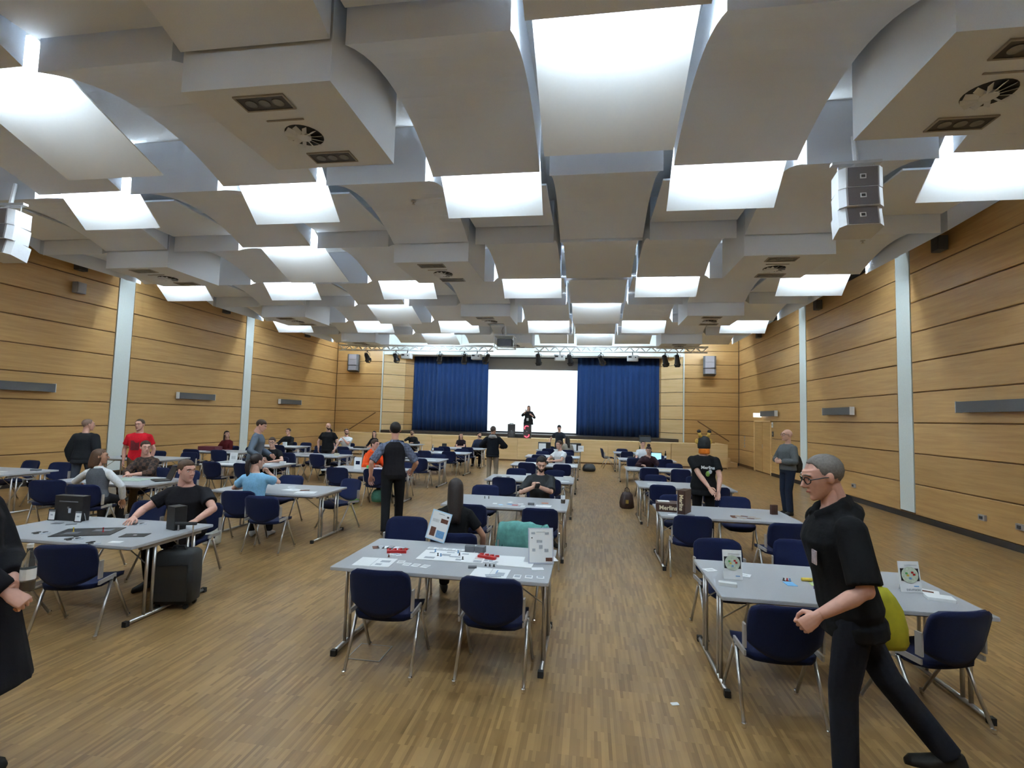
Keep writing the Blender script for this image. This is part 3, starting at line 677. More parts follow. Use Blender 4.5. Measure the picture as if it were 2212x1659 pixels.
def head_template():
    h = MB()
    h.ell((0,-0.014,0.030), (0.076,0.097,0.087), 16, 12)
    def ring(z, a, b, cy): return [(a*math.cos(2*PI*i/16), cy + b*math.sin(2*PI*i/16), z) for i in range(16)]
    h.rings([ring(0.06,0.066,0.080,0.012), ring(0.02,0.068,0.082,0.012), ring(-0.02,0.065,0.078,0.016), ring(-0.055,0.058,0.068,0.024), ring(-0.085,0.046,0.052,0.036), ring(-0.108,0.026,0.030,0.056)])
    h.path([(0,0.088,0.020),(0,0.102,0.0),(0,0.113,-0.020),(0,0.104,-0.030)], [0.008,0.010,0.0135,0.010], 10)
    h.ell((-0.010,0.100,-0.026),(0.009,0.011,0.008)); h.ell((0.010,0.100,-0.026),(0.009,0.011,0.008))
    h.path([(-0.048,0.072,0.034),(-0.020,0.088,0.032),(0.020,0.088,0.032),(0.048,0.072,0.034)], [0.009,0.012,0.012,0.009], 8)
    h.path([(-0.022,0.084,-0.056),(0,0.093,-0.055),(0.022,0.084,-0.056)], [0.006,0.009,0.006], 8)
    h.ell((0,0.076,-0.096),(0.022,0.018,0.016))
    h.ell((-0.034,0.044,-0.018),(0.028,0.032,0.040)); h.ell((0.034,0.044,-0.018),(0.028,0.032,0.040))
    for s in (-1,1): h.ell((s*0.077,-0.006,0.0),(0.009,0.019,0.031), 10, 8, Matrix.Rotation(s*0.25,3,'Z'))
    h.path([(0,-0.020,-0.02),(0,-0.030,-0.09),(0,-0.038,-0.17)], [0.052,0.050,0.053], 14)
    return h
def hand_template(curl, spread=1.0):
    """right hand: fingers along +Y, palm facing -Z, thumb on the -X side"""
    h = MB()
    def pr(y, a, b, z=0): return [(a*math.cos(2*PI*i/12), y, z + b*math.sin(2*PI*i/12)) for i in range(12)]
    h.rings([pr(-0.03,0.027,0.021), pr(0.0,0.028,0.021), pr(0.03,0.037,0.018), pr(0.07,0.040,0.016), pr(0.092,0.037,0.013)])
    for x, L, r, sp in ((-0.0295,0.070,0.0084,0.10),(-0.0100,0.079,0.0086,0.03),(0.0100,0.073,0.0083,-0.04),(0.0285,0.057,0.0074,-0.12)):
        p = Vector((x,0.082,0)); pts = [p.copy()]; a = curl*0.35
        for q in (0.44,0.32,0.24):
            a += curl*(0.9 if q < 0.4 else 0.55)
            p = p + Vector((-math.sin(sp*spread)*math.cos(a), math.cos(a)*math.cos(sp*spread), -math.sin(a)))*L*q*1.08
            pts.append(p.copy())
        h.path(pts, [r*1.05,r,r*0.95,r*0.78], 8); h.ell(pts[-1], (r*0.78,)*3, 8, 6)
    tb = [(-0.024,0.012,-0.004),(-0.047,0.036,-0.012-0.012*curl),(-0.056+0.012*curl,0.064,-0.016-0.022*curl),(-0.055+0.026*curl,0.088,-0.018-0.030*curl)]
    h.path(tb, [0.0145,0.0118,0.0100,0.0080], 8); h.ell(tb[-1], (0.008,)*3, 8, 6)
    return h
tj = []
for nm, t in (('head', head_template()), ('hand_relaxed', hand_template(0.45)), ('hand_grip', hand_template(1.15)), ('hand_flat', hand_template(0.12, 1.3))):
    o = t.obj('tmp', None); tj.append((nm, o))
for nm, o in tj:
    md = o.modifiers.new('r', 'REMESH'); md.mode = 'VOXEL'; md.voxel_size = 0.0048 if nm == 'head' else 0.0036
    sm = o.modifiers.new('s', 'SMOOTH'); sm.factor = 0.5; sm.iterations = 6 if nm == 'head' else 1
dg = bpy.context.evaluated_depsgraph_get()
for nm, o in tj:
    a = arrays(o.evaluated_get(dg).data); TEMPL[nm] = (a[0].copy(), a[1].copy(), a[2].copy())
for nm, o in tj: bpy.data.objects.remove(o)

SKINS = {'fair': (0.62,0.36,0.27), 'tan': (0.47,0.25,0.165), 'pink': (0.64,0.35,0.27), 'brown': (0.20,0.085,0.055), 'olive': (0.50,0.29,0.19)}
def skin_m(k): return mat('skin_'+k, SKINS[k], 0.5, spec=0.35, noise=0.05, nscale=40)
def cloth_m(c, rough=0.9, noise=0.12): return mat('cloth_%02d_%02d_%02d' % tuple(int(round(x*400)) for x in c), c, rough, spec=0.2, noise=noise, nscale=55, bump=0.15)
def hair_m(c): return mat('hair_%02d_%02d_%02d' % tuple(int(round(x*400)) for x in c), c, 0.55, spec=0.35, noise=0.25, nscale=90)
DARKH, BROWNH, GREYH, LIGHTH = (0.012,0.009,0.008), (0.055,0.028,0.016), (0.16,0.14,0.125), (0.16,0.085,0.04)
DARKC = (0.008,0.008,0.010)
def ik(Sp, T, l1, l2, pole):
    Sp, T, pole = Vector(Sp), Vector(T), Vector(pole)
    d = T - Sp; L = d.length; mx = (l1+l2)*0.995
    if L > mx: T = Sp + d*(mx/L); d = T - Sp; L = mx
    a = (l1*l1 - l2*l2 + L*L)/(2*L); h = math.sqrt(max(0, l1*l1-a*a)); u = d/L
    p = pole - u*pole.dot(u); p = p.normalized() if p.length > 1e-6 else Vector((0,-1,0))
    return Sp + u*a + p*h, T
def basis(y, z):
    """matrix whose local +Y is y and +Z close to z"""
    y = Vector(y).normalized(); z = Vector(z); z = (z - y*z.dot(y)).normalized(); x = y.cross(z)
    return Matrix((x, y, z)).transposed()
def hair_mesh(style, seed=0):
    rnd = random.Random(seed); nu = 28; o = MB()
    long_ = {'long': 0.34, 'bob': 0.17, 'xlong': 0.48}.get(style, 0)
    A, B, C = (0.0825,0.1045,0.0955) if style not in ('buzz','receding') else (0.0800,0.1015,0.0915)
    outer = []; K = 9
    cols = []
    for i in range(nu):
        th = 2*PI*i/nu - PI           # 0 = front
        ph = rnd.uniform(-1,1)
        front = max(0, math.cos(th)); side = abs(math.sin(th)); back = max(0,-math.cos(th))
        ab = abs(th)
        if ab < 0.75: zl = 0.075 if style != 'fringe' and style != 'xlong' else 0.045
        elif ab < 1.25: zl = 0.075 + (0.005-0.075)*(ab-0.75)/0.5
        elif ab < 1.75: zl = 0.005 - 0.02*(ab-1.25)/0.5
        else: zl = -0.015 - 0.048*min(1,(ab-1.75)/0.7)
        if style == 'receding' and ab < 1.0: zl = 0.092 - 0.03*max(0,(ab-0.6)/0.4)
        if style == 'buzz' and ab < 0.75: zl = 0.088
        if long_ and ab > 1.05: zl = -long_*(0.75+0.25*min(1,(ab-1.05)/0.8)) + rnd.uniform(-0.012,0.012)
        col = []
        for k in range(K+1):
            t = k/K
            if zl > -0.07:
                vmax = math.acos(max(-1,min(1,(zl-0.034)/C))); v = vmax*t + (1-t)*0.05
                r = math.sin(v); z = 0.034 + C*math.cos(v)
            else:
                tt = t
                if tt < 0.5: v = PI/2*(tt/0.5)*0.98 + 0.04; r = math.sin(v); z = 0.034 + C*math.cos(v)
                else: q = (tt-0.5)/0.5; r = 1.0 + 0.06*math.sin(q*PI) - 0.10*q*q; z = 0.034 + (zl-0.034)*q
            rp = 1 + 0.018*ph*(1 if style not in ('buzz','receding') else 0.2)
            if not (long_ and ab > 1.05): rp *= 1 - (0.055 + 0.075*back)*t**4
            y = B*r*math.cos(th)*rp - 0.016; x = A*r*math.sin(th)*rp
            if long_ and t > 0.5 and ab > 1.05: y = min(y, 0.01 - 0.02*(t-0.5)); y -= 0.035*(t-0.5)*2*back
            col.append((x, y, z))
        cols.append(col)
    rings = [[cols[i][k] for i in range(nu)] for k in range(K+1)]
    inner = [[(x*0.90, (y+0.016)*0.90-0.016, (z-0.03)*(0.93 if z > 0 else 1.0)+0.03) for x,y,z in r] for r in reversed(rings)]
    o.rings(rings + inner)
    return o
def beard_mesh():
    o = MB(); nu = 15; rings = []
    for k in range(7):
        t = k/6; ring = []
        for i in range(nu):
            th = (i/(nu-1)-0.5)*2*1.55; ab = abs(th)/1.55
            z0 = -0.070 + 0.075*ab; z = z0 + (-0.120 + 0.050*ab - z0)*t
            R = 1 - 0.45*max(0,(t-0.35)/0.65)**2
            ring.append((0.0665*R*math.sin(th), 0.022 + 0.076*R*math.cos(th) + 0.004, z))
        rings.append(ring)
    n = nu; vs = [p for r in rings for p in r]; m_ = len(vs)
    vin = [(x*0.9, (y-0.02)*0.9+0.02, z*0.98) for x,y,z in vs]
    fs = [(k*n+i, k*n+i+1, (k+1)*n+i+1, (k+1)*n+i) for k in range(6) for i in range(n-1)]
    fi = [tuple(m_+q for q in reversed(f)) for f in fs]
    edge = [(i,) for i in range(0)]
    bd = [i for i in range(n-1)]
    for i in range(n-1): fs.append((i+1, i, m_+i, m_+i+1)); b = 6*n; fs.append((b+i, b+i+1, m_+b+i+1, m_+b+i))
    for k in range(6): fs.append((k*n,(k+1)*n,m_+(k+1)*n,m_+k*n)); q = n-1; fs.append(((k+1)*n+q,k*n+q,m_+k*n+q,m_+(k+1)*n+q))
    return o.add(vs+vin, fs+fi)
def glasses_mesh():
    o = MB()
    for s in (-1,1):
        pts = [(s*0.034+0.026*math.cos(a), 0.100-0.012*abs(math.cos(a))*(1 if math.cos(a)*s>0 else 0), 0.008+0.018*math.sin(a)) for a in [2*PI*i/12 for i in range(13)]]
        o.path(pts, 0.0028, 5); o.path([(s*0.060,0.090,0.012),(s*0.080,0.02,0.012),(s*0.080,-0.015,0.004)], 0.0028, 5)
    o.path([(-0.010,0.104,0.012),(0.010,0.104,0.012)], 0.0028, 5)
    return o
def person(label, x, y, rz, H=1.75, sit=False, base=0.0, seat=0.455, lean=0.0, twist=0.0, head=(0,0), hands=None, feet=None, skin='fair', top=DARKC, sleeve='short', legs=DARKC, shoes=(0.02,0.018,0.016),
           hair=('short', BROWNH), beard=None, glasses=None, voxel=0.016, fat=1.0, female=False, loose=0.012, hem=None, hood=None, coat=0.0, poles=None, handpose=('hand_relaxed','hand_relaxed'), palms=None, roll=0.0, name='person', eyes=True, topname='shirt', vest=None, collar=None, stance=0.10, curls=None):
    R = empty('person', (x, y, base), rz); tag(R, label, 'person', None); s = H/1.75
    hz = (seat+0.095) if sit else 0.93*s
    pel = Vector((0, 0 if not sit else -0.02, hz))
    LM = Matrix.Rotation(-lean, 3, 'X'); TM = LM @ Matrix.Rotation(twist, 3, 'Z')
    def sp(z, x_=0, y_=0, M=None): return pel + (M or LM) @ Vector((x_*s, y_*s, z*s))
    SK = skin_m(skin); shw = (0.150 if female else 0.172)*(0.6+0.4*fat)
    # torso sections: height above hip joint, half width, half depth, y offset
    fw = 0.92 if female else 1.0
    TS = [(-0.085,0.150,0.105,0),(-0.03,0.172,0.118,-0.005),(0.05,0.164,0.112,0),(0.14,0.143*fw,0.102*fat,0.006),(0.24,0.152*fw,0.110*fat,0.010),(0.34,0.172*fw,0.118*fat,0.010),(0.40,0.166*fw,0.106,0.002),(0.44,0.135*fw,0.088,-0.006),(0.47,0.092,0.072,-0.012),(0.486,0.072,0.066,-0.013),(0.495,0.066,0.062,-0.014)]
    def torso(mb, infl, z0=-1, z1=9, flare=0.0, wf=1.0):
        rs = []
        for (z, a, b, cy) in TS:
            if z < z0 or z > z1: continue
            q = min(1, max(0, (z+0.05)/0.40)); M = Matrix.Rotation(-lean*(0.35+0.65*q) if sit else -lean*(0.2+0.8*q), 3, 'X') @ Matrix.Rotation(twist*q, 3, 'Z')
            M = LM @ Matrix.Rotation(twist*q, 3, 'Z')
            fl = flare*max(0, 0.45-z)
            A, Bv = (a*fat*wf+infl+fl)*s, (b*fat+infl+fl)*s
            rs.append([pel + M @ Vector((A*math.cos(2*PI*i/18), cy*s + Bv*math.sin(2*PI*i/18)*(1 if math.sin(2*PI*i/18) > 0 else 0.95), z*s)) for i in range(18)])
        mb.rings(rs)
    # limbs
    SH = {-1: sp(0.400, -shw, -0.005, TM), 1: sp(0.400, shw, -0.005, TM)}
    HP = {-1: pel + Vector((-0.092*s,0,-0.01)), 1: pel + Vector((0.092*s,0,-0.01))}
    la, lf, lt, ls = 0.285*s, 0.250*s, 0.435*s, 0.420*s
    hands = hands or {}; feet = feet or {}; poles = poles or {}; palms = palms or {}
    EL, WR, KN, AN = {}, {}, {}, {}
    for q in (-1,1):
        hd = hands.get(q)
        if hd is None: hd = (q*(shw+0.07)*s, 0.05, hz-0.10) if not sit else (q*0.13, 0.30, hz+0.11)
        EL[q], WR[q] = ik(SH[q], hd, la, lf, poles.get(q, (q*0.55, -0.6, -0.35)))
        ft = feet.get(q)
        if ft is None: ft = (q*stance, 0.0, 0.075) if not sit else (q*0.12, 0.42, 0.075)
        KN[q], AN[q] = ik(HP[q], ft, lt, ls, (q*0.12, 1.0, 0.25))
    hc = sp(0.495+0.165, 0, 0.015, LM); hc = sp(0.505, 0, -0.01, LM) + Matrix.Rotation(-lean*0.6, 3, 'X') @ Vector((0, 0.028*s, 0.155*s))
    HM = Matrix.Rotation(head[0], 3, 'Z') @ Matrix.Rotation(-head[1] - lean*0.3, 3, 'X') @ Matrix.Rotation(roll, 3, 'Y')
    H4 = Matrix.Translation(hc) @ HM.to_4x4() @ Matrix.Scale(s*1.02, 4)
    b = MB(); torso(b, -0.004, -0.09)
    b.path([sp(0.46,0,-0.012), sp(0.53,0,-0.012), hc + HM @ Vector((0,-0.02*s,-0.06*s))], [0.060*s,0.052*s,0.051*s], 12)
    extra = [('head', H4)]
    fl_ = {}
    for q in (-1,1):
        r = (0.050 if not female else 0.043)*s*(0.6+0.4*fat)
        b.path([SH[q], SH[q].lerp(EL[q],0.4), EL[q], EL[q].lerp(WR[q],0.3), WR[q]], [r*1.05,r*0.98,r*0.80,r*0.84,r*0.54], 10); b.ell(SH[q], (r*1.02,)*3); b.path([SH[q], sp(0.45, q*0.06, -0.012)], [r*0.9, 0.040*s], 10); b.ell(EL[q], (r*0.80,)*3)
        b.path([HP[q], HP[q].lerp(KN[q],0.5), KN[q], KN[q].lerp(AN[q],0.35), AN[q]], [0.085*s,0.072*s,0.055*s,0.056*s,0.038*s], 10); b.ell(KN[q], (0.055*s,)*3)
        fd = Vector((AN[q].x-KN[q].x, 0, 0)); 
        fwd = Vector((q*0.18, 1, 0)).normalized()
        fl_[q] = fwd
        b.ell(AN[q] + fwd*0.05*s + Vector((0,0,-0.045)), (0.030*s,0.085*s,0.024*s), mtx=basis(fwd,(0,0,1)))
        d = (WR[q]-EL[q]).normalized()
        if curls and q in curls: d = (d + Vector(curls[q])).normalized()
        pn = Vector(palms.get(q, (-q*1.0, 0.0, -0.05) if q not in hands or not sit else (0,0,-1)))
        Bm = basis(d, -pn).to_4x4(); mir = Matrix.Diagonal((1 if q > 0 else -1, 1, 1, 1))
        extra.append((handpose[0 if q < 0 else 1], Matrix.Translation(WR[q]+d*0.012*s) @ Bm @ mir @ Matrix.Scale(s*1.0, 4)))
    remesh_job(b, 'body', SK, R, voxel, extra)
    # shirt
    t = MB(); hm = hem if hem is not None else (-0.085 if not sit else -0.04)
    torso(t, loose, hm-0.001, 0.49, coat)
    if hm < -0.09:
        rs = []
        for zz in np.linspace(-0.085, hm, 4):
            A, Bv = (0.172*fat+loose+coat*(0.45-zz))*s, (0.118*fat+loose+coat*(0.45-zz))*s
            rs.append([pel + LM @ Vector((A*math.cos(2*PI*i/18), Bv*math.sin(2*PI*i/18), zz*s)) for i in range(18)])
        t.rings(rs)
    frac = {'none': 0.10, 'short': 0.62, 'half': 0.92, 'long': 2.0, 'threeq': 1.5}[sleeve]
    def sleeves(mb, infl, frac):
        for q in (-1,1):
            r = (0.050 if not female else 0.043)*s*(0.6+0.4*fat) + infl
            pts, rr = [SH[q], SH[q].lerp(EL[q], min(1,frac)*0.5), SH[q].lerp(EL[q], min(1,frac))], [r*1.04, r*1.04, r*(1.06 if frac < 1 else 0.92)]
            if frac > 1: pts += [EL[q].lerp(WR[q],(frac-1)*0.4), EL[q].lerp(WR[q],(frac-1)*0.98)]; rr += [r*0.95, r*0.74]
            mb.path(pts, rr, 12); mb.ell(SH[q], (r*1.06,)*3); mb.path([SH[q], sp(0.455, q*0.062, -0.012)], [r*0.92, 0.042*s+infl*0.6], 10)
            if frac > 1: mb.ell(EL[q], (r*0.92,)*3)
    if not vest: sleeves(t, loose, frac)
    if hood: t.path([sp(0.40,-0.10,-0.06), sp(0.46,-0.06,-0.085), sp(0.45,0,-0.11), sp(0.46,0.06,-0.085), sp(0.40,0.10,-0.06)], [0.035*s,0.05*s,0.062*s,0.05*s,0.035*s], 10); t.path([sp(0.46,-0.02,0.085), sp(0.49,-0.075,0.03), sp(0.51,-0.07,-0.04), sp(0.52,0,-0.085), sp(0.51,0.07,-0.04), sp(0.49,0.075,0.03), sp(0.46,0.02,0.085)], [0.03*s,0.032*s,0.036*s,0.042*s,0.036*s,0.032*s,0.03*s], 8)
    TM_ = cloth_m(top) if not isinstance(top, bpy.types.Material) else top
    tv = remesh_job(t, topname if not vest else 'vest', TM_, R, voxel*0.9)
    if hood and hood is not True:
        hb = MB(); hb.path([sp(0.44,-0.10,-0.04), sp(0.48,-0.065,-0.085), sp(0.47,0,-0.115), sp(0.48,0.065,-0.085), sp(0.44,0.10,-0.04)], [0.045*s,0.06*s,0.07*s,0.06*s,0.045*s], 10)
        remesh_job(hb, 'hood', cloth_m(hood), R, voxel*0.9)
    if vest:
        t2 = MB(); torso(t2, loose*0.4, -0.05, 0.47); sleeves(t2, loose, frac); t2.path([sp(0.46,0,-0.012), sp(0.52,0,-0.012)], [0.075*s,0.066*s], 12); remesh_job(t2, 'shirt', vest, R, voxel*0.9)
    if collar: cm = MB().path([sp(0.462,-0.065,0.01), sp(0.485,-0.055,-0.045), sp(0.492,0,-0.072), sp(0.485,0.055,-0.045), sp(0.462,0.065,0.01)], 0.018*s, 8).obj('collar', cloth_m(collar), R, True)
    # trousers
    g = MB(); torso(g, loose*0.75, -0.09, 0.06)
    for q in (-1,1):
        g.path([HP[q]+Vector((0,0,0.02)), HP[q].lerp(KN[q],0.5), KN[q], KN[q].lerp(AN[q],0.4), KN[q].lerp(AN[q],0.97)], [0.098*s,0.084*s,0.070*s,0.066*s,0.062*s], 12); g.ell(KN[q], (0.069*s,)*3); g.ell(HP[q], (0.098*s,)*3)
    remesh_job(g, 'trousers', cloth_m(legs), R, voxel)
    for q in (-1,1):
        f = AN[q]; z0 = f.z-0.075
        sh = MB(); fwd = fl_[q]; Bm = basis(fwd, (0,0,1))
        def rg(d, a, h, lo=0.0): return [f + Bm @ Vector((a*s*math.cos(2*PI*i/10), d*s, 0)) + Vector((0,0, -0.075 + lo + max(0, (0.5+0.5*math.sin(2*PI*i/10)))*h*s)) for i in range(10)]
        sh.rings([rg(-0.065,0.020,0.06), rg(-0.05,0.036,0.10), rg(0.0,0.043,0.115), rg(0.06,0.044,0.085), rg(0.12,0.048,0.062), rg(0.175,0.040,0.05), rg(0.20,0.018,0.03)])
        sh.obj('shoe', cloth_m(shoes, 0.6), R, True)
    # hair, face details
    def onhead(mb, nm, m, smooth=True):
        o = mb.obj(nm, m, R, smooth); o.matrix_local = H4; return o
    if hair:
        st, hcx = hair
        if st == 'ponytail':
            onhead(hair_mesh('short', len(label)), 'hair', hair_m(hcx)); onhead(MB().path([(0,-0.105,0.02),(0,-0.15,-0.01),(0.0,-0.145,-0.09),(0.01,-0.12,-0.19),(0.01,-0.105,-0.26)], [0.018,0.030,0.034,0.028,0.010], 10), 'ponytail', hair_m(hcx))
        elif st == 'beanie':
            onhead(MB().lathe([(0.001,0.150),(0.045,0.143),(0.075,0.118),(0.088,0.08),(0.092,0.04),(0.094,0.03),(0.094,0.005),(0.085,0.0)], (0,-0.012,0), 18), 'beanie', hair_m(hcx))
            onhead(hair_mesh('fringe', 3), 'hair', hair_m(DARKH))
        elif st == 'cap':
            onhead(hair_mesh('short', 4), 'hair', hair_m(DARKH)); c_ = onhead(MB().lathe([(0.001,0.138),(0.05,0.130),(0.082,0.10),(0.092,0.06),(0.092,0.045)], (0,-0.012,0), 18).rings([[(0.07*math.cos(a),0.07+0.07*math.sin(a),0.047+zz) for a in [2*PI*i/14 for i in range(14)]] for zz in (0,0.008)]), 'cap', cloth_m(hcx))
        elif st == 'bun':
            onhead(hair_mesh('fringe', 6), 'hair', hair_m(hcx)); onhead(MB().ell((0,-0.05,0.145),(0.05,0.05,0.045)), 'hair_bun', hair_m(hcx))
        else: onhead(hair_mesh(st, len(label)), 'hair', hair_m(hcx))
    if beard: onhead(beard_mesh(), 'beard', hair_m(beard)); onhead(MB().path([(-0.028,0.080,-0.056),(-0.014,0.096,-0.045),(0,0.100,-0.043),(0.014,0.096,-0.045),(0.028,0.080,-0.056)],[0.004,0.006,0.006,0.006,0.004],6), 'moustache', hair_m(beard))
    if glasses: onhead(glasses_mesh(), 'glasses', BLACK if glasses is True else glasses, False)
    if eyes:
        EW = mat('eye_white', (0.75,0.72,0.70), 0.3, noise=0.02); EI = mat('eye_iris', (0.02,0.014,0.01), 0.2, noise=0.1)
        for q in (-1,1):
            e = onhead(MB().ell((0,0,0),(0.0115,0.0065,0.0058), 10, 6), 'eye', EW); e.matrix_local = H4 @ Matrix.Translation((q*0.032,0.0815,0.010))
            link('iris', MB().ell((0,0.0042,0),(0.0050,0.0034,0.0050), 8, 6).mesh('iris', EI, True), e)
            br = (hair[1] if hair and hair[0] not in ('cap',) else BROWNH)
            w_ = onhead(MB().path([(q*0.050,0.078,0.031),(q*0.032,0.093,0.038),(q*0.014,0.097,0.037)], [0.003,0.0045,0.004], 6), 'eyebrow', hair_m(br))
        onhead(MB().path([(-0.020,0.0905,-0.0565),(0,0.0995,-0.055),(0.020,0.0905,-0.0565)], [0.003,0.0055,0.003], 6), 'lips', mat('lips_'+skin, tuple(a*b_ for a, b_ in zip(SKINS[skin], (0.85,0.55,0.55))), 0.45, noise=0.03))
    info = dict(root=R, head=H4, wrist=WR, elbow=EL, shoulder=SH, sp=sp, pel=pel, s=s, LM=LM)
    return info
def plaid_m():
    M = bpy.data.materials.new('plaid_shirt'); M.use_nodes = True; nt = M.node_tree; b = nt.nodes['Principled BSDF']; b.inputs['Roughness'].default_value = 0.9
    g = nt.nodes.new('ShaderNodeNewGeometry'); c = nt.nodes.new('ShaderNodeTexChecker'); c.inputs['Scale'].default_value = 16
    c.inputs['Color1'].default_value = (0.075,0.038,0.024,1); c.inputs['Color2'].default_value = (0.020,0.012,0.011,1)
    nt.links.new(g.outputs['Position'], c.inputs['Vector']); nt.links.new(c.outputs['Color'], b.inputs['Base Color']); return M
NAVYJ = (0.012,0.018,0.035); CHAR = (0.028,0.028,0.032); PLAID = (0.045,0.024,0.018)
# the walking man in the right foreground
MAN = person('grey-haired man with glasses in a black hoodie walking left in the foreground', 1.47, 3.22, PI/2, H=1.83, lean=0.17, head=(0.02,0.22), skin='pink', top=(0.006,0.006,0.007), sleeve='half', legs=(0.011,0.012,0.018),
    hair=('receding', GREYH), glasses=True, voxel=0.010, loose=0.026, hem=-0.16, hood=True, feet={-1:(-0.10,0.07,0.075), 1:(-0.12,-0.54,0.075)}, hands={-1:(-0.29,0.27,0.97), 1:(0.27,-0.10,0.88)},
    poles={-1:(-0.30,-1.0,-0.05), 1:(0.5,-0.6,-0.3)}, handpose=('hand_grip','hand_grip'), palms={-1:(1,0.2,-0.4)}, topname='hoodie', fat=1.06, curls={-1:(0,0.1,-0.25)})
COAT = person('person in a long dark coat holding a bottle, cut off by the left edge', -3.24, 2.26, -PI/2+0.15, H=1.80, lean=-0.18, head=(1.3,0.0), skin='pink', top=(0.008,0.007,0.009), sleeve='long', legs=(0.006,0.006,0.007),
    hair=('short', DARKH), voxel=0.014, loose=0.032, hem=-0.52, coat=0.08, hands={-1:(-0.03,0.26,1.04), 1:(0.06,0.36,0.96)}, poles={-1:(-0.6,-0.3,-0.6), 1:(0.8,-0.1,-0.6)}, handpose=('hand_grip','hand_grip'), palms={-1:(0.6,0,-0.3), 1:(-0.5,0,-0.8)}, topname='coat')
TSH = person('seated man in a black T-shirt at the left front table, turned right', -4.62, 5.40, PI+0.12, H=1.80, sit=True, lean=0.10, twist=0.15, head=(1.15,0.05), skin='pink', top=(0.008,0.008,0.010), hair=('short', (0.075,0.04,0.022)), voxel=0.012, fat=1.14, loose=0.022,
    hands={1:(0.28,0.46,0.76), -1:(-0.36,0.38,0.74)}, poles={1:(0.9,-0.2,-0.4), -1:(-0.9,-0.2,-0.3)}, handpose=('hand_relaxed','hand_flat'), palms={1:(0,0,-1), -1:(0.2,0,-1)}, feet={1:(0.12,0.36,0.075), -1:(-0.16,0.30,0.075)})
person('seated woman in a grey vest and white blouse, back to the viewer', -7.42, 6.85, 0.35, H=1.66, sit=True, female=True, head=(-1.2,0.0), skin='tan', top=(0.10,0.105,0.12), vest=cloth_m((0.72,0.74,0.76)), sleeve='long', legs=CHAR, hair=('bob', (0.085,0.042,0.022)), voxel=0.014, loose=0.014, eyes=True,
    hands={-1:(-0.42,0.30,0.74), 1:(0.30,0.10,0.52)}, poles={-1:(-0.6,-0.4,-0.4), 1:(1,-0.3,-0.2)})
person('seated man in a brown plaid shirt with folded hands, facing the viewer', -8.15, 8.50, PI, H=1.76, sit=True, lean=0.16, head=(1.0,0.05), skin='pink', top=plaid_m(), sleeve='threeq', legs=(0.10,0.07,0.05), hair=('short', BROWNH), voxel=0.015, loose=0.018,
    hands={1:(0.02,0.40,0.75), -1:(-0.10,0.42,0.75)}, poles={1:(1,-0.2,-0.5), -1:(-1,-0.2,-0.5)}, palms={1:(0,0,-1), -1:(0,0,-1)})
person('bald man in a dark jacket walking by the left wall', -10.15, 9.0, 0.25, H=1.72, lean=0.10, head=(-0.7,0.0), skin='pink', top=(0.014,0.015,0.018), sleeve='long', legs=(0.05,0.06,0.08), hair=('buzz',(0.24,0.15,0.11)), voxel=0.016, loose=0.03, hem=-0.14, feet={-1:(-0.1,-0.2,0.075),1:(0.1,0.18,0.075)}, topname='jacket', fat=1.08)
RED = person('standing man in a red T-shirt beside the left wall pillar', -9.42, 9.55, PI+0.50, H=1.74, lean=0.06, head=(-0.25,0.05), skin='pink', top=(0.62,0.012,0.025), legs=(0.10,0.06,0.035), hair=('buzz',(0.07,0.045,0.03)), voxel=0.016, loose=0.016, fat=1.04)
person('seated woman in dark red with long dark hair at the left wall', -11.30, 14.62, PI, H=1.64, sit=True, female=True, head=(1.1,0), skin='fair', top=(0.085,0.008,0.010), sleeve='long', hair=('long', (0.022,0.010,0.010)), voxel=0.018, loose=0.02)
person('standing man in a grey-blue shirt looking down at a table', -7.10, 10.05, -PI/2+0.35, H=1.80, lean=0.16, head=(-0.1,0.35), skin='pink', top=(0.105,0.135,0.175), sleeve='long', legs=(0.09,0.09,0.09), hair=('fringe', BROWNH), beard=None, voxel=0.015, loose=0.022, hem=-0.12,
    hands={-1:(-0.22,0.28,0.98), 1:(0.24,0.20,0.95)}, collar=(0.20,0.24,0.28))
person('seated man with glasses in a black T-shirt behind the blue-shirted woman', -7.68, 11.66, PI, H=1.72, sit=True, lean=0.22, head=(0.35,0.05), skin='fair', top=(0.009,0.009,0.010), hair=('fringe', BROWNH), glasses=True, voxel=0.015,
    hands={1:(0.16,0.42,0.745), -1:(-0.20,0.40,0.745)}, poles={1:(1,-0.2,-0.5), -1:(-1,-0.2,-0.5)}, palms={1:(0,0,-1), -1:(0,0,-1)}, handpose=('hand_flat','hand_flat'))
person('seated woman in a light blue shirt with a dark ponytail', -4.92, 7.02, 0.32, H=1.68, sit=True, female=True, lean=0.12, head=(-0.75,0.08), skin='fair', top=(0.24,0.50,0.74), sleeve='short', hair=('ponytail', (0.022,0.013,0.011)), voxel=0.012, loose=0.022, fat=1.04,
    hands={-1:(-0.22,0.36,0.76), 1:(0.10,0.36,0.98)}, poles={-1:(-1,-0.2,-0.5), 1:(1.0,0.1,-0.7)}, handpose=('hand_relaxed','hand_grip'), palms={-1:(0,0,-1),1:(-0.6,-0.6,0)}, shoes=(0.5,0.5,0.52))
person('seated man in black with glasses by the left wall, far back', -11.10, 17.62, PI, H=1.72, sit=True, head=(0,0), skin='pink', top=(0.010,0.010,0.012), sleeve='long', hair=('short', BROWNH), glasses=True, voxel=0.019, hands={1:(0.16,0.42,0.745), -1:(-0.20,0.40,0.745)})
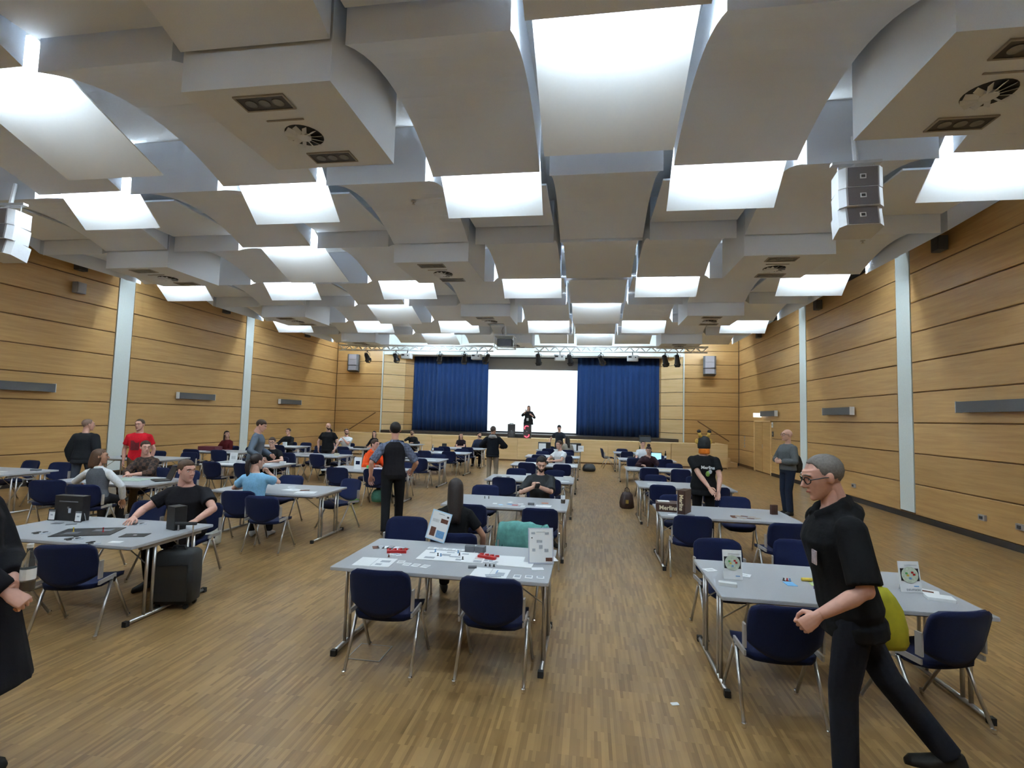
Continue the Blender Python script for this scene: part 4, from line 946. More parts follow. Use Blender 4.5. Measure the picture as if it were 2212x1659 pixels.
person('bald bearded man in a black T-shirt standing with hands in his pockets', -8.0, 14.85, PI, H=1.66, head=(0.75,0.03), skin='fair', top=(0.007,0.007,0.008), legs=(0.012,0.012,0.015), hair=None, beard=DARKH, voxel=0.016, fat=1.14, loose=0.02, hem=-0.13, hands={-1:(-0.27,0.06,0.82), 1:(0.27,0.06,0.82)}, poles={-1:(-1,-0.4,0),1:(1,-0.4,0)})
person('seated person in a dark cap half hidden behind the bearded man', -9.75, 18.2, PI, H=1.70, sit=True, skin='pink', top=DARKC, hair=('cap', (0.010,0.010,0.012)), voxel=0.02)
person('seated bearded man in a white T-shirt, far back on the left', -9.10, 18.25, PI, H=1.80, sit=True, head=(0.7,0), skin='pink', top=(0.78,0.80,0.82), legs=(0.20,0.16,0.11), hair=('short', BROWNH), beard=BROWNH, glasses=True, voxel=0.019, loose=0.018, hands={-1:(-0.02,0.26,0.98), 1:(0.10,0.28,0.86)})
person('seated man in a bright orange hoodie at a third-row table', -5.14, 11.66, -PI/2-0.35, H=1.78, sit=True, lean=0.16, head=(0.05,0.05), skin='pink', top=(0.72,0.075,0.012), sleeve='long', hair=('short', BROWNH), beard=None, voxel=0.014, loose=0.03, hood=True, hands={1:(0.25,0.36,0.75), -1:(-0.10,0.40,0.76)}, topname='hoodie', legs=(0.01,0.01,0.012))
person('seated woman with dark hair in black behind the orange hoodie', -8.45, 19.3, PI-0.3, H=1.60, sit=True, female=True, head=(0.6,0), skin='fair', top=DARKC, sleeve='long', hair=('long', DARKH), voxel=0.02)
VEST = person('standing man in a black waistcoat and patterned shirt walking away', -3.12, 7.95, 0.34, H=1.86, lean=0.03, head=(0,0.0), skin='pink', top=(0.007,0.007,0.009), sleeve='half', vest=mat('patterned_shirt', (0.085,0.10,0.15), 0.85, noise=0.85, nscale=26), legs=(0.006,0.006,0.007), shoes=(0.075,0.05,0.03), hair=('short', (0.010,0.007,0.006)), voxel=0.013, loose=0.014, hem=-0.06, eyes=False,
    feet={-1:(-0.09,-0.22,0.10), 1:(0.10,0.20,0.075)}, hands={-1:(-0.36,0.06,0.95), 1:(0.30,0.22,1.02)}, poles={-1:(-0.5,-0.8,0), 1:(0.8,-0.8,-0.3)}, palms={-1:(0.5,-0.9,0)}, handpose=('hand_relaxed','hand_grip'))
person('seated man in a black sweater with his chin on his hand', -7.55, 21.3, PI, H=1.70, sit=True, lean=0.2, head=(0.1,0), skin='tan', top=(0.010,0.010,0.011), sleeve='long', hair=('buzz', DARKH), beard=DARKH, glasses=True, voxel=0.02, hands={1:(0.03,0.27,1.0), -1:(-0.15,0.38,0.76)}, poles={1:(1,0.3,-0.8)})
person('seated woman in a dark printed T-shirt with long hair before the stage', -5.12, 20.25, PI, H=1.66, sit=True, female=True, lean=0.15, head=(0.6,0), skin='fair', top=(0.016,0.010,0.016), hair=('long', (0.02,0.012,0.010)), voxel=0.019, hands={1:(0.02,0.40,0.75), -1:(-0.06,0.42,0.75)})
person('seated man with a dark beard in navy before the stage', -4.38, 20.25, PI, H=1.74, sit=True, head=(0.8,0), skin='fair', top=NAVYJ, sleeve='long', hair=('short', DARKH), beard=DARKH, voxel=0.019, collar=(0.5,0.52,0.55))
person('standing man in a dark jacket with a grey hood, back to the viewer', -2.75, 14.6, 0.0, H=1.72, head=(-0.3,0), skin='tan', top=(0.007,0.009,0.014), sleeve='long', legs=(0.26,0.21,0.155), hair=('buzz',(0.06,0.035,0.025)), hood=(0.34,0.33,0.32), voxel=0.015, loose=0.03, hem=-0.12, topname='jacket', eyes=False, hands={-1:(-0.20,0.25,1.08), 1:(0.20,0.25,1.08)}, poles={-1:(-1,-0.4,-0.4),1:(1,-0.4,-0.4)})
PRES = person('woman in a black blazer speaking into a microphone on the stage', -2.85, 24.05, PI, H=1.56, base=1.0, female=True, head=(-0.25,0.0), skin='fair', top=(0.009,0.010,0.013), sleeve='threeq', legs=(0.10,0.13,0.17), hair=('xlong', (0.06,0.018,0.018)), voxel=0.015, loose=0.028, hem=-0.22, coat=0.05, fat=1.16, topname='blazer',
    hands={1:(0.12,0.20,1.24), -1:(-0.18,0.20,1.08)}, poles={1:(0.7,-0.3,-0.9), -1:(-0.7,-0.3,-0.9)}, handpose=('hand_relaxed','hand_grip'))
person('standing man in a dark grey T-shirt leaning over the last table', -1.22, 21.35, PI, H=1.74, lean=0.22, head=(0,0.45), skin='fair', top=(0.022,0.026,0.038), hair=('short', DARKH), legs=CHAR, voxel=0.018, hands={1:(0.42,0.12,0.92), -1:(-0.25,0.36,0.95)})
person('seated man in a white polo shirt handling game pieces', -0.80, 14.74, PI-0.75, H=1.74, sit=True, lean=0.10, head=(0.05,0.05), skin='fair', top=(0.80,0.82,0.84), hair=('short', BROWNH), voxel=0.015, loose=0.022, hands={1:(0.05,0.44,0.77), -1:(-0.12,0.42,0.77)}, poles={1:(1,-0.2,-0.4), -1:(-1,-0.2,-0.4)}, collar=(0.8,0.82,0.84))
person('seated woman with long dark hair in a beige top, back to the viewer', -0.80, 19.5, 0.2, H=1.68, sit=True, female=True, lean=0.12, head=(0.3,0.1), skin='fair', top=(0.30,0.27,0.22), sleeve='long', hair=('long', DARKH), voxel=0.019, loose=0.02, eyes=False)
PHONE = person('seated bearded man in a dark grey shirt looking at his phone', -0.78, 8.40, PI+0.30, H=1.76, sit=True, lean=0.14, head=(-0.15,0.38), skin='fair', top=(0.030,0.032,0.034), sleeve='half', legs=(0.09,0.065,0.05), hair=('short', DARKH), beard=(0.03,0.016,0.011), voxel=0.012, loose=0.022, hands={1:(0.17,0.32,0.87), -1:(0.09,0.36,0.88)}, poles={1:(0.8,-0.3,-0.6), -1:(-1,-0.1,-0.7)}, handpose=('hand_grip','hand_grip'), palms={1:(-1,-0.3,0.3), -1:(1,-0.3,0.3)})
person('seated woman with long dark hair in a black dress behind the front table', -1.37, 5.24, 0.18, H=1.66, sit=True, female=True, lean=0.04, head=(0.1,0.12), skin='tan', top=(0.007,0.007,0.008), sleeve='short', legs=(0.008,0.008,0.009), hair=('long', (0.020,0.012,0.010)), voxel=0.012, loose=0.016, eyes=False, hands={1:(0.30,0.12,0.50), -1:(-0.10,0.34,0.62)}, poles={1:(1,-0.5,0)})
SWE = person('bald man with glasses in a grey sweater standing by the right wall', 4.29, 11.95, PI/2+0.25, H=1.90, lean=0.0, head=(0.05,-0.05), skin='fair', top=(0.105,0.112,0.118), sleeve='long', legs=(0.014,0.02,0.038), hair=None, glasses=True, voxel=0.014, loose=0.02, hem=-0.08, hands={-1:(-0.10,0.20,1.16), 1:(0.12,0.20,1.18)}, poles={-1:(-1,-0.3,-0.6), 1:(1,-0.3,-0.6)}, topname='sweater', fat=1.05, stance=0.07)
GIR = person('standing man in a black polo and giraffe hat with hands behind his back', 1.88, 8.85, -0.12, H=1.74, lean=0.02, head=(0.35,0.0), skin='fair', top=(0.007,0.007,0.008), legs=(0.006,0.006,0.007), hair=('short', DARKH), voxel=0.012, fat=1.12, loose=0.022, hem=-0.16, eyes=False, topname='polo_shirt', hands={-1:(0.06,-0.24,0.92), 1:(0.20,-0.24,0.86)}, poles={-1:(-1,-0.6,0), 1:(1,-0.5,0)}, palms={-1:(0.2,-1,0), 1:(-0.2,-1,0)})
person('seated woman in a burgundy sweater with fringe and a high bun', 1.62, 14.50, PI, H=1.62, sit=True, female=True, lean=0.18, head=(-0.15,0.10), skin='fair', top=(0.022,0.007,0.010), sleeve='long', hair=('bun', (0.020,0.008,0.009)), voxel=0.016, loose=0.035, hands={-1:(-0.02,0.27,0.97), 1:(0.20,0.36,0.77)}, poles={-1:(-0.9,0.4,-0.8)})
person('seated person in a white shirt behind the burgundy sweater', 1.80, 17.66, PI, H=1.66, sit=True, head=(0.2,0), skin='fair', top=(0.70,0.72,0.74), hair=('short', DARKH), voxel=0.02)
run_jobs(JOBS)
# ------------------------------------------------------------------ things on the tables
BLUEP = mat('blue_print', (0.16,0.35,0.62), 0.6, noise=0.2, nscale=80); LBLUE = mat('light_blue_paper', (0.50,0.70,0.86), 0.6, noise=0.05); BROWNP = mat('brown_print', (0.14,0.05,0.03), 0.6, noise=0.3, nscale=80)
REDP = mat('red_plastic', (0.45,0.012,0.012), 0.4, noise=0.1); GREYB = mat('grey_tray', (0.13,0.135,0.15), 0.5, noise=0.06); BLACKB = mat('black_card', (0.014,0.014,0.016), 0.45, noise=0.2); TAN = mat('cardboard', (0.42,0.28,0.15), 0.7, noise=0.1)
YEL = mat('yellow_bag', (0.42,0.40,0.02), 0.7, noise=0.12, nscale=18, bump=0.3); TURQ = mat('turquoise_cloth', (0.11,0.31,0.28), 0.9, noise=0.2, nscale=20, bump=0.4); GLASS = mat('clear_glass', (0.95,0.98,0.98), 0.05, trans=0.95, noise=0.005); AMBER = mat('amber_drink', (0.45,0.22,0.03), 0.1, trans=0.6, noise=0.02)
CREAM = mat('cream_lettering', (0.75,0.66,0.45), 0.6, noise=0.05); MBROWN = mat('game_box_brown', (0.055,0.022,0.014), 0.5, noise=0.35, nscale=30); GREENP = mat('green_print', (0.12,0.45,0.12), 0.6, noise=0.1); YELP = mat('yellow_print', (0.75,0.55,0.08), 0.6, noise=0.1); PURP = mat('purple_plastic', (0.12,0.07,0.25), 0.5, noise=0.1)
Z = TZ + 0.0005
def sheet(x, y, w, d, rz, label, m=PAPER, cat='paper', group='sheets of paper on the tables', t=0.0025, prints=(), z=Z, name='paper_sheet'):
    o = MB().prism([(-w/2,-d/2),(w/2,-d/2),(w/2,d/2),(-w/2,d/2)], 0, t).obj(name, m, None, loc=(x,y,z), rz=rz); tag(o, label, cat, group)
    for (px, py, pw, pd, pm) in prints: MB().box((px,py,t+0.0006),(pw,pd,0.0012)).obj('print', pm, o)
    return o
def box_item(x, y, w, d, h, rz, label, m, cat='box', group=None, name='game_box', z=Z, lid=True):
    o = empty(name, (x,y,z), rz); tag(o, label, cat, group)
    MB().prism(rrect(w*0.985, d*0.985, 0.004, 1), 0, h*0.97).obj('tray', m, o)
    if lid: MB().prism(rrect(w, d, 0.005, 1), h*0.12, h).obj('lid', m, o)
    return o
def placard(x, y, w, h, rz, label, tilt=0.22, roll=0.0, border=None, prints=(), texts=()):
    """card standing on the table with a folded rear strut; face towards local -Y"""
    o = empty('placard', (x,y,Z), rz); tag(o, label, 'placard', 'standing placards')
    M = Matrix.Rotation(-tilt, 4, 'X') @ Matrix.Rotation(roll, 4, 'Y')
    lift = abs(math.sin(roll))*w/2
    c = MB().box((0,0,h/2),(w,0.004,h)).obj('card', border or PAPER, o); c.matrix_local = Matrix.Translation((0,0,lift)) @ M
    if border: MB().box((0,-0.0025,h/2),(w-0.02,0.002,h-0.02)).obj('sheet', PAPER, c)
    for (px, pz, pw, ph, pm) in prints: MB().box((px*w,-0.0045,pz*h),(pw*w,0.002,ph*h)).obj('print', pm, c)
    for (tx, tz, ts, body, tm) in texts: text_obj(body, ts, tm, c, Matrix.Translation((tx*w,-0.0056,tz*h)) @ Matrix.Rotation(PI/2,4,'X'))
    s = MB().box((0,0,h*0.36),(w*0.5,0.003,h*0.74)).obj('strut', PAPER, o); s.matrix_local = Matrix.Translation((0,h*0.47*math.sin(tilt)+0.075,0)) @ Matrix.Rotation(0.30,4,'X')
    return o
def card(x, y, rz, label, group, w=0.062, d=0.085, m=PAPER, p=PRINT):
    o = MB().prism(rrect(w, d, 0.004, 1), 0, 0.002).obj('playing_card', m, None, loc=(x,y,Z), rz=rz); tag(o, label, 'card', group)
    if p: MB().box((0,0.008,0.0026),(w*0.7,d*0.5,0.0012)).obj('print', p, o)
    return o
def pawn(x, y, m, label, group, h=0.026):
    o = MB().lathe([(0.010,0),(0.010,0.003),(0.005,0.008),(0.004,h*0.6),(0.007,h*0.75),(0.005,h)], n=10).obj('game_piece', m, None, True, loc=(x,y,Z+0.003)); return tag(o, label, 'game piece', group)
def bottle(x, y, label, h=0.24, m=GLASS, capm=WBOX, z=Z, drink=None):
    o = empty('bottle', (x,y,z)); tag(o, label, 'bottle')
    MB().lathe([(0.030,0),(0.033,0.006),(0.033,h*0.60),(0.014,h*0.80),(0.012,h*0.93)], n=14).obj('bottle_body', m, o, True); MB().lathe([(0.0145,h*0.92),(0.0145,h)], n=12).obj('bottle_cap', capm, o)
    MB().lathe([(0.0336,h*0.25),(0.0336,h*0.48)], n=14).obj('bottle_label', PAPER, o)
    if drink: MB().lathe([(0.029,0.006),(0.029,h*0.22)], n=14).obj('drink', drink, o)
    return o
# --- front table left of the aisle
sheet(-1.215,4.46,0.49,0.31,0.02,'white game board with grey and blue pictures, middle of the front table',PAPER,'game board',None,0.005,[(-0.16,0.07,0.05,0.03,PRINT),(-0.14,-0.09,0.09,0.05,PRINT),(-0.02,0.02,0.08,0.05,PRINT),(0.07,-0.02,0.10,0.03,PRINT),(0.14,0.09,0.06,0.03,PRINT),(0.12,-0.10,0.05,0.04,PRINT),(0.0,0.11,0.07,0.02,PRINT)],name='game_board')
sheet(-0.93,4.45,0.10,0.27,0.05,'narrow white rules strip beside the white game board',PAPER,'paper',None,0.003,[(0,0.02,0.07,0.09,mat('pink_print',(0.62,0.52,0.52),0.6,noise=0.1)),(0,-0.09,0.07,0.06,PRINT)])
sheet(-1.75,4.135,0.31,0.245,0.06,'white player sheet at the left end of the front table',PAPER,'paper',None,0.003,[(-0.005,0,0.002,0.22,PRINT),(0.08,0.03,0.08,0.05,PRINT),(0.05,-0.06,0.05,0.04,PRINT)])
sheet(-0.755,4.075,0.29,0.235,-0.02,'white player sheet at the near right of the front table',PAPER,'paper',None,0.003,[(0.0,0,0.002,0.21,PRINT),(0.08,-0.02,0.07,0.08,PRINT),(0.045,0.03,0.008,0.09,BLUEP)])
sheet(-0.60,4.37,0.30,0.16,-0.05,'white folded sheet lying before the right placard',PAPER,'paper'); sheet(-0.67,4.50,0.26,0.20,0.04,'white sheet partly under the folded sheet, front table',PAPER,'paper',z=Z-0.0002)
sheet(-0.40,4.275,0.10,0.075,0.25,'small blank white note before the right placard',PAPER,'paper')
sheet(-0.72,4.00,0.12,0.07,0.3,'torn white slip on the near right player sheet',PRINT,'paper',z=Z+0.004)
for i,(x,y) in enumerate(((-1.545,4.19),(-1.475,4.14),(-1.395,4.13),(-1.31,4.12))): card(x,y,0.1-0.1*i,'pale card in the row right of the left player sheet','pale cards by the left player sheet',p=mat('faint_print',(0.66,0.67,0.68),0.7,noise=0.1))
for i in range(5): card(-1.43+0.09*i,4.695-0.003*i,PI/2+0.05*i,'pale card in the row behind the white game board','pale cards behind the game board',p=mat('faint_print',(0.66,0.67,0.68),0.7,noise=0.1))
for i,(x,y) in enumerate(((-0.535,4.03),(-0.445,4.045),(-0.355,4.055))): card(x,y,0.05*i,'pale card in the row at the near right corner','pale cards at the near right corner',0.06,0.10-0.02*i)
for i,(x,y,m_) in enumerate(((-1.36,4.56,BLUEP),(-1.30,4.44,BLACKB),(-1.27,4.43,BLUEP),(-1.12,4.50,BLACKB),(-1.06,4.38,BLACKB),(-1.15,4.57,BLUEP))): pawn(x,y,m_,('blue piece at the back left','black piece in the left middle','blue piece in the left middle','black piece right of centre','black piece at the near right','blue piece at the back right')[i]+' of the white game board','tiny pieces on the white board')
for i in range(3): pawn(-0.83+0.035*i,4.245,BLACKB,'tiny black cube-like piece beside the right player sheet','tiny black pieces in a row',0.018)
pawn(-1.70,4.305,BROWNP,'tiny brown piece left of the red card holder','tiny brown piece',0.02)
for i,(x,lab) in enumerate(((-1.065,'left one of two small grey plastic boxes behind the board'),(-0.965,'right one of two small grey plastic boxes behind the board'))): box_item(x,4.665,0.085,0.075,0.055,0.1-0.25*i,lab,GREYB,'box','small grey boxes',name='plastic_box')
box_item(-0.925,4.17,0.07,0.035,0.018,0.2,'small dark grey case at the near edge of the board',GREYB,'case',None,'small_case')
def holder(x,y,rz,label):
    o = empty('card_holder',(x,y,Z),rz); tag(o,label,'card holder','red card holders')
    MB().box((0,-0.02,0.012),(0.17,0.03,0.024)).obj('base_bar',REDP,o)
    for q in (-0.075,-0.025,0.025,0.075): MB().path([(q,-0.01,0.012),(q-0.01,0.025,0.02),(q+0.012,0.045,0.018)],0.010,6).obj('prong',REDP,o)
holder(-0.86,4.49,-0.25,'red pronged card holder right of the white board'); holder(-1.69,4.47,0.25,'red pronged card holder with white cards, left end')
for i in range(3): card(-1.71+0.03*i,4.42-0.01*i,0.3*i,'white card tucked under the left red holder','white cards under the left red holder',0.05,0.07)
for i in range(7): card(-1.94+0.045*i,4.585+0.028*math.sin(i*PI/6),0.5-0.16*i,'card in the fanned row behind the left red holder','fanned cards at the left end',0.06,0.095,PAPER if i%3 else BROWNP,PRINT if i%2 else None)
for i in range(3): card(-0.86+0.05*i,4.40-0.012*i,0.5*i,'white card scrap before the right red holder','white cards before the right red holder',0.05,0.06)
placard(-0.385,4.42,0.215,0.295,0.12,'white placard with fine drawings on the right end of the front table',0.16,-0.03,mat('pale_border',(0.55,0.58,0.68),0.6,noise=0.03),
  [(0.0,0.88,0.35,0.015,PRINT),(-0.3,0.85,0.15,0.06,PRINT),(0.25,0.84,0.15,0.07,PRINT),(-0.05,0.62,0.22,0.07,PRINT),(0.0,0.47,0.14,0.10,PRINT),(-0.28,0.38,0.12,0.08,PRINT),(0.22,0.37,0.16,0.09,PRINT),(0.32,0.12,0.26,0.10,BROWNP),(-0.35,0.72,0.05,0.03,BLACKB),(0.3,0.86,0.03,0.03,BLACKB)])
placard(-1.47,4.885,0.20,0.285,0.0,'tilted placard with light blue border before the dark-haired woman',0.10,0.24,LBLUE,
  [(0.0,0.90,0.3,0.02,PRINT),(0.22,0.70,0.36,0.14,BROWNP),(-0.22,0.28,0.26,0.30,BROWNP),(0.18,0.24,0.40,0.24,BLUEP),(0.34,0.86,0.10,0.06,BLACKB),(-0.2,0.66,0.35,0.10,mat('faint_print',(0.66,0.67,0.68),0.7,noise=0.1))])
box_item(-0.335,4.72,0.07,0.10,0.07,0.1,'small tan cardboard box behind the right placard',TAN,'box',None,'cardboard_box',lid=False)
sheet(-0.32,4.60,0.11,0.15,0.35,'white sheet lying at the right edge behind the placard',PAPER,'paper')
# --- right front table
def wheel(o, w, h):
    c = o.children[0]
    MB().lathe([(0.40*w,0),(0.40*w,0.001)], n=24).obj('wheel_print', mat('wheel_cream',(0.55,0.62,0.50),0.6,noise=0.2,nscale=60), c, loc=(0,-0.0055,0.56*h)).rotation_euler=(PI/2,0,0)
    for (dx,dz,mm) in ((-0.16,0.08,GREENP),(0.2,0.02,REDP),(0.0,-0.16,BLUEP),(0.12,0.12,REDP),(-0.1,-0.02,YELP)): MB().box((dx*w,-0.0075,0.56*h+dz*w),(0.11*w,0.0012,0.09*w)).obj('print',mm,c)
FAINT = mat('faint_print',(0.66,0.67,0.68),0.7,noise=0.1)
o = placard(1.155,4.37,0.145,0.225,-0.02,'white placard with a round colour picture, left on the right front table',0.14,-0.02,None,[(0,0.57,0.86,0.40,BLACKB),(0.1,0.88,0.6,0.03,FAINT),(0.25,0.12,0.22,0.03,BLUEP)]); wheel(o,0.145,0.225)
o = placard(2.435,4.36,0.15,0.225,0.05,'white placard with a round colour picture, right end of the right front table',0.14,-0.03,None,[(0,0.57,0.86,0.40,BLACKB),(0.1,0.88,0.6,0.03,FAINT),(0.25,0.20,0.22,0.03,BLUEP)],[(0.08,0.08,0.022,'DEUTSCH',mat('grey_ink',(0.30,0.32,0.38),0.7,noise=0.1))]); wheel(o,0.15,0.225)
for args in ((1.03,4.60,0.10,0.08,0.4,'small white sheet left of the left colour placard'),(1.27,4.52,0.12,0.09,-0.4,'white sheet right behind the left colour placard'),(2.06,4.62,0.16,0.12,0.1,'white sheet behind the walking man on the right front table'),(2.20,4.47,0.09,0.06,0.4,'small white slip near the right colour placard'),(2.56,4.42,0.17,0.13,-0.5,'white sheet with a dark photo behind the brochures')): sheet(*args,prints=[(0,0,args[2]*0.6,args[3]*0.3,BROWNP if 'photo' in args[5] else FAINT)])
box_item(1.07,4.20,0.13,0.055,0.025,-0.2,'clear flat case of cards before the left colour placard',WBOX,'case',None,'card_case'); box_item(2.55,4.24,0.17,0.11,0.022,-0.25,'stack of printed brochures before the right colour placard',PAPER,'brochures',None,'brochure_stack')
sheet(1.575,4.36,0.075,0.10,0.05,'light blue note on the right front table',mat('sky_note',(0.20,0.52,0.85),0.6,noise=0.05),'note')
for i,(x,mm,cn) in enumerate(((1.555,BLACKB,'black'),(1.58,REDP,'red'),(1.60,BLUEP,'blue'))): pawn(x,4.435,mm,'tiny %s piece above the light blue note'%cn,'tiny pieces by the blue note',0.02)
o = MB().path([(-0.04,0,0.014),(0.04,0,0.014)],0.013,10).obj('yellow_tube',YELP,None,True,loc=(1.74,4.47,Z),rz=0.1); tag(o,'short yellow tube lying on the right front table','tube')
sheet(1.80,4.39,0.13,0.09,-0.1,'pale green sheet beside the walking man',mat('pale_green',(0.55,0.68,0.30),0.6,noise=0.05),'paper')
box_item(1.74,4.28,0.05,0.03,0.022,0.3,'small purple block on the right front table',PURP,'game piece',None,'purple_block',lid=False)
# --- left front table
o = box_item(-5.53,4.83,0.34,0.09,0.265,0.05,'large black game box standing at the back of the left front table',BLACKB,'box'); MB().box((0.02,-0.047,0.11),(0.03,0.003,0.05)).obj('print',PRINT,o); MB().box((0.0,-0.047,0.205),(0.22,0.003,0.012)).obj('print',GREYB,o); MB().box((0.0,-0.047,0.14),(0.02,0.003,0.02)).obj('print',GREYB,o)
for i,(x,lab) in enumerate(((-5.70,'left small black and white standing card beside the black box'),(-5.37,'right small black and white standing card beside the black box'))):
    placard(x,4.76,0.085,0.12,0.1,lab,0.08,0,BLACKB,[(0,0.85,0.8,0.12,GREYB),(0,0.5,0.3,0.12,PRINT)])
box_item(-4.19,4.76,0.15,0.12,0.235,-0.35,'tall black game box at the right end of the left front table',BLACKB,'box')
sheet(-4.85,4.42,0.50,0.34,0.42,'black game board on the left front table',BLACKB,'game board',None,0.005,[(0.1,0.05,0.16,0.10,GREYB),(-0.12,-0.04,0.12,0.08,GREYB)],name='game_board')
sheet(-4.33,4.42,0.22,0.14,0.35,'small black board right of the black game board',BLACKB,'game board',None,0.004,[(0,0,0.03,0.02,PAPER)],name='game_board')
pawn(-4.98,4.38,YELP,'tiny yellow piece on the black game board','yellow piece',0.045); pawn(-4.72,4.45,REDP,'tiny red piece on the black game board','red piece',0.045)
sheet(-4.27,4.16,0.11,0.07,0.2,'blank white card at the near right corner of the left front table',PAPER,'card',None)
for j,(cx_,cy_,nn,lab) in enumerate(((-5.23,4.28,6,'dark token in the cluster left of the black board'),(-4.72,4.16,7,'dark token in the cluster before the black board'),(-4.72,4.85,6,'dark token in the cluster behind the black board'),(-4.42,4.10,4,'dark token at the near right of the left front table'))):
    for i in range(nn):
        o = MB().lathe([(0.022,0),(0.022,0.004)],n=10).obj('token', (BLACKB,DGREY,PRINT)[i%3],None,loc=(cx_+0.055*(i%3-1)+0.01*math.sin(i*5),cy_+0.05*(i//3-0.5)+0.01*math.cos(i*3),Z)); tag(o,lab,'token','tokens %d'%j)
for i in range(2): sheet(-5.50+0.17*i,4.66,0.09,0.06,0.2+0.5*i,('left','right')[i]+' dark card lying before the large black box',GREYB,'card',None)
# --- second table right of the aisle: boxes lettered like the photo
o = box_item(1.10,7.50,0.30,0.30,0.115,-0.10,'brown game box lying flat with cream lettering',MBROWN,'box','lettered game boxes')
text_obj('Merlins',0.080,CREAM,o,Matrix.Translation((0.01,-0.151,0.055)) @ Matrix.Rotation(PI/2,4,'X'),bold=0.002)
sheet(1.06,7.56,0.16,0.11,0.05,'white instruction leaflet on top of the flat brown box',PAPER,'paper',z=Z+0.116)
o = box_item(1.31,7.36,0.105,0.30,0.315,-0.45,'brown game box standing upright with a vertical title',MBROWN,'box','lettered game boxes')
MB().box((-0.054,0,0.157),(0.003,0.29,0.305)).obj('white_base',mat('pale_box',(0.62,0.68,0.78),0.6,noise=0.02),o)
text_obj('Merlins',0.072,CREAM,o,Matrix.Translation((0.0,-0.152,0.155)) @ Matrix.Rotation(PI/2,4,'X') @ Matrix.Rotation(-PI/2,4,'Z'),bold=0.002)
sheet(1.30,7.17,0.22,0.15,-0.15,'dark rule sheet before the upright brown box',GREYB,'paper',None); sheet(1.12,7.16,0.11,0.07,0.1,'white card before the flat brown box',PAPER,'card',None)
for i in range(8): card(1.92+0.09*(i%4)+0.02*math.sin(i*7),7.20+0.13*(i//4)+0.02*math.cos(i*4),0.7*i,('dark brown','beige')[i%2]+' game card scattered on the second right table','game cards '+('brown','beige')[i%2],0.06,0.09,(BROWNP,mat('beige_card',(0.45,0.36,0.28),0.6,noise=0.2))[i%2],None)
box_item(2.55,7.62,0.09,0.05,0.13,0.2,'small brown standing box at the right end of the second right table',MBROWN,'box',None,'card_box')
# --- second table left of the aisle
for i,(x,y,mm) in enumerate(((-1.32,7.30,PAPER),(-1.22,7.22,LBLUE),(-1.10,7.30,BLUEP),(-1.02,7.25,REDP),(-0.95,7.36,PAPER),(-1.12,7.46,PAPER),(-0.90,7.20,PAPER))): card(x,y,0.5*i,('leftmost white card','light blue card','mid blue card','red card','white card behind the red one','white card farthest back','white card nearest the grey deck box')[i]+' on the second table left of the aisle','coloured cards spread out',m=mm,p=None)
sheet(-0.62,7.30,0.22,0.15,-0.05,'white sheet before the man with the phone',PAPER,'paper',prints=[(-0.05,0.03,0.08,0.01,PRINT)]); box_item(-0.80,7.34,0.09,0.06,0.03,0.1,'small grey deck box before the man with the phone',GREYB,'box',None,'deck_box'); sheet(-0.62,7.55,0.10,0.05,0.1,'orange card near the water bottle',mat('orange_card',(0.72,0.20,0.06),0.6,noise=0.05),'card',None)
bottle(-0.36,7.62,'clear water bottle at the right end of the second table',0.25,drink=AMBER)
for i,x in enumerate((-1.55,-1.49)): pawn(x,7.70,BLACKB,'tiny black figure at the back of the second table','two tiny black figures',0.035)
# --- table with the light blue shirt
for args in ((-5.45,7.55,0.30,0.21,0.2,'white sheet at the left end of the blue-shirted woman\'s table'),(-4.62,7.55,0.30,0.21,-0.2,'white map sheet in the middle of the blue-shirted woman\'s table'),(-4.30,7.38,0.30,0.21,0.25,'white sheet at the right end of the blue-shirted woman\'s table'),(-4.80,7.80,0.12,0.09,0.3,'small white sheet behind the white map sheet')): sheet(*args,prints=[(0.02,0.01,0.08,0.05,FAINT)])
sheet(-4.42,7.56,0.14,0.10,0.4,'brown oval card beside the white map sheet',BROWNP,'card',None,z=Z+0.003)
bottle(-5.33,7.42,'slim clear glue bottle left of the blue-shirted woman',0.13)
# --- other tables
sheet(-7.75,7.75,0.55,0.38,0.15,'pale green game map on the plaid-shirted man\'s table',mat('map_green',(0.42,0.52,0.44),0.6,noise=0.25,nscale=14),'game board',None,0.004,name='game_board')
lap = empty('laptop',(-7.22,7.80,Z),-0.6); tag(lap,'black laptop open on the plaid-shirted man\'s table','laptop'); MB().box((0,0,0.009),(0.33,0.23,0.016)).obj('keyboard_base',BLACKB,lap); s_=MB().box((0,0,0.11),(0.33,0.01,0.22)).obj('laptop_lid',BLACKB,lap,loc=(0,0.115,0.016)); s_.rotation_euler=(-0.35,0,0)
sheet(-10.6,7.9,0.14,0.09,0.1,'small white sheet on the table at the left edge',PAPER,'paper'); box_item(-10.25,8.2,0.14,0.10,0.03,0.1,'small grey tray on the table at the left edge',GREYB,'box',None,'tray_box')
def standee(x,y,w,h,label,pm): return placard(x,y,w,h,0.05,label,0.12,0,None,[(0,0.55,0.55,0.28,pm)])
standee(-8.15,10.80,0.19,0.25,'white placard on the grey-shirted man\'s table',FAINT); box_item(-7.95,10.75,0.10,0.09,0.09,0,'white block box beside the placard on the grey-shirted man\'s table',WBOX,'box',None,'white_box'); sheet(-8.2,10.66,0.30,0.21,0.2,'white sheet before the placard on the grey-shirted man\'s table',PAPER,'paper'); sheet(-7.45,11.0,0.25,0.18,-0.1,'white sheet before the seated man with glasses',PAPER,'paper'); box_item(-7.12,11.15,0.12,0.10,0.06,0.1,'white tub at the right end of the seated man\'s table',WBOX,'box',None,'white_tub')
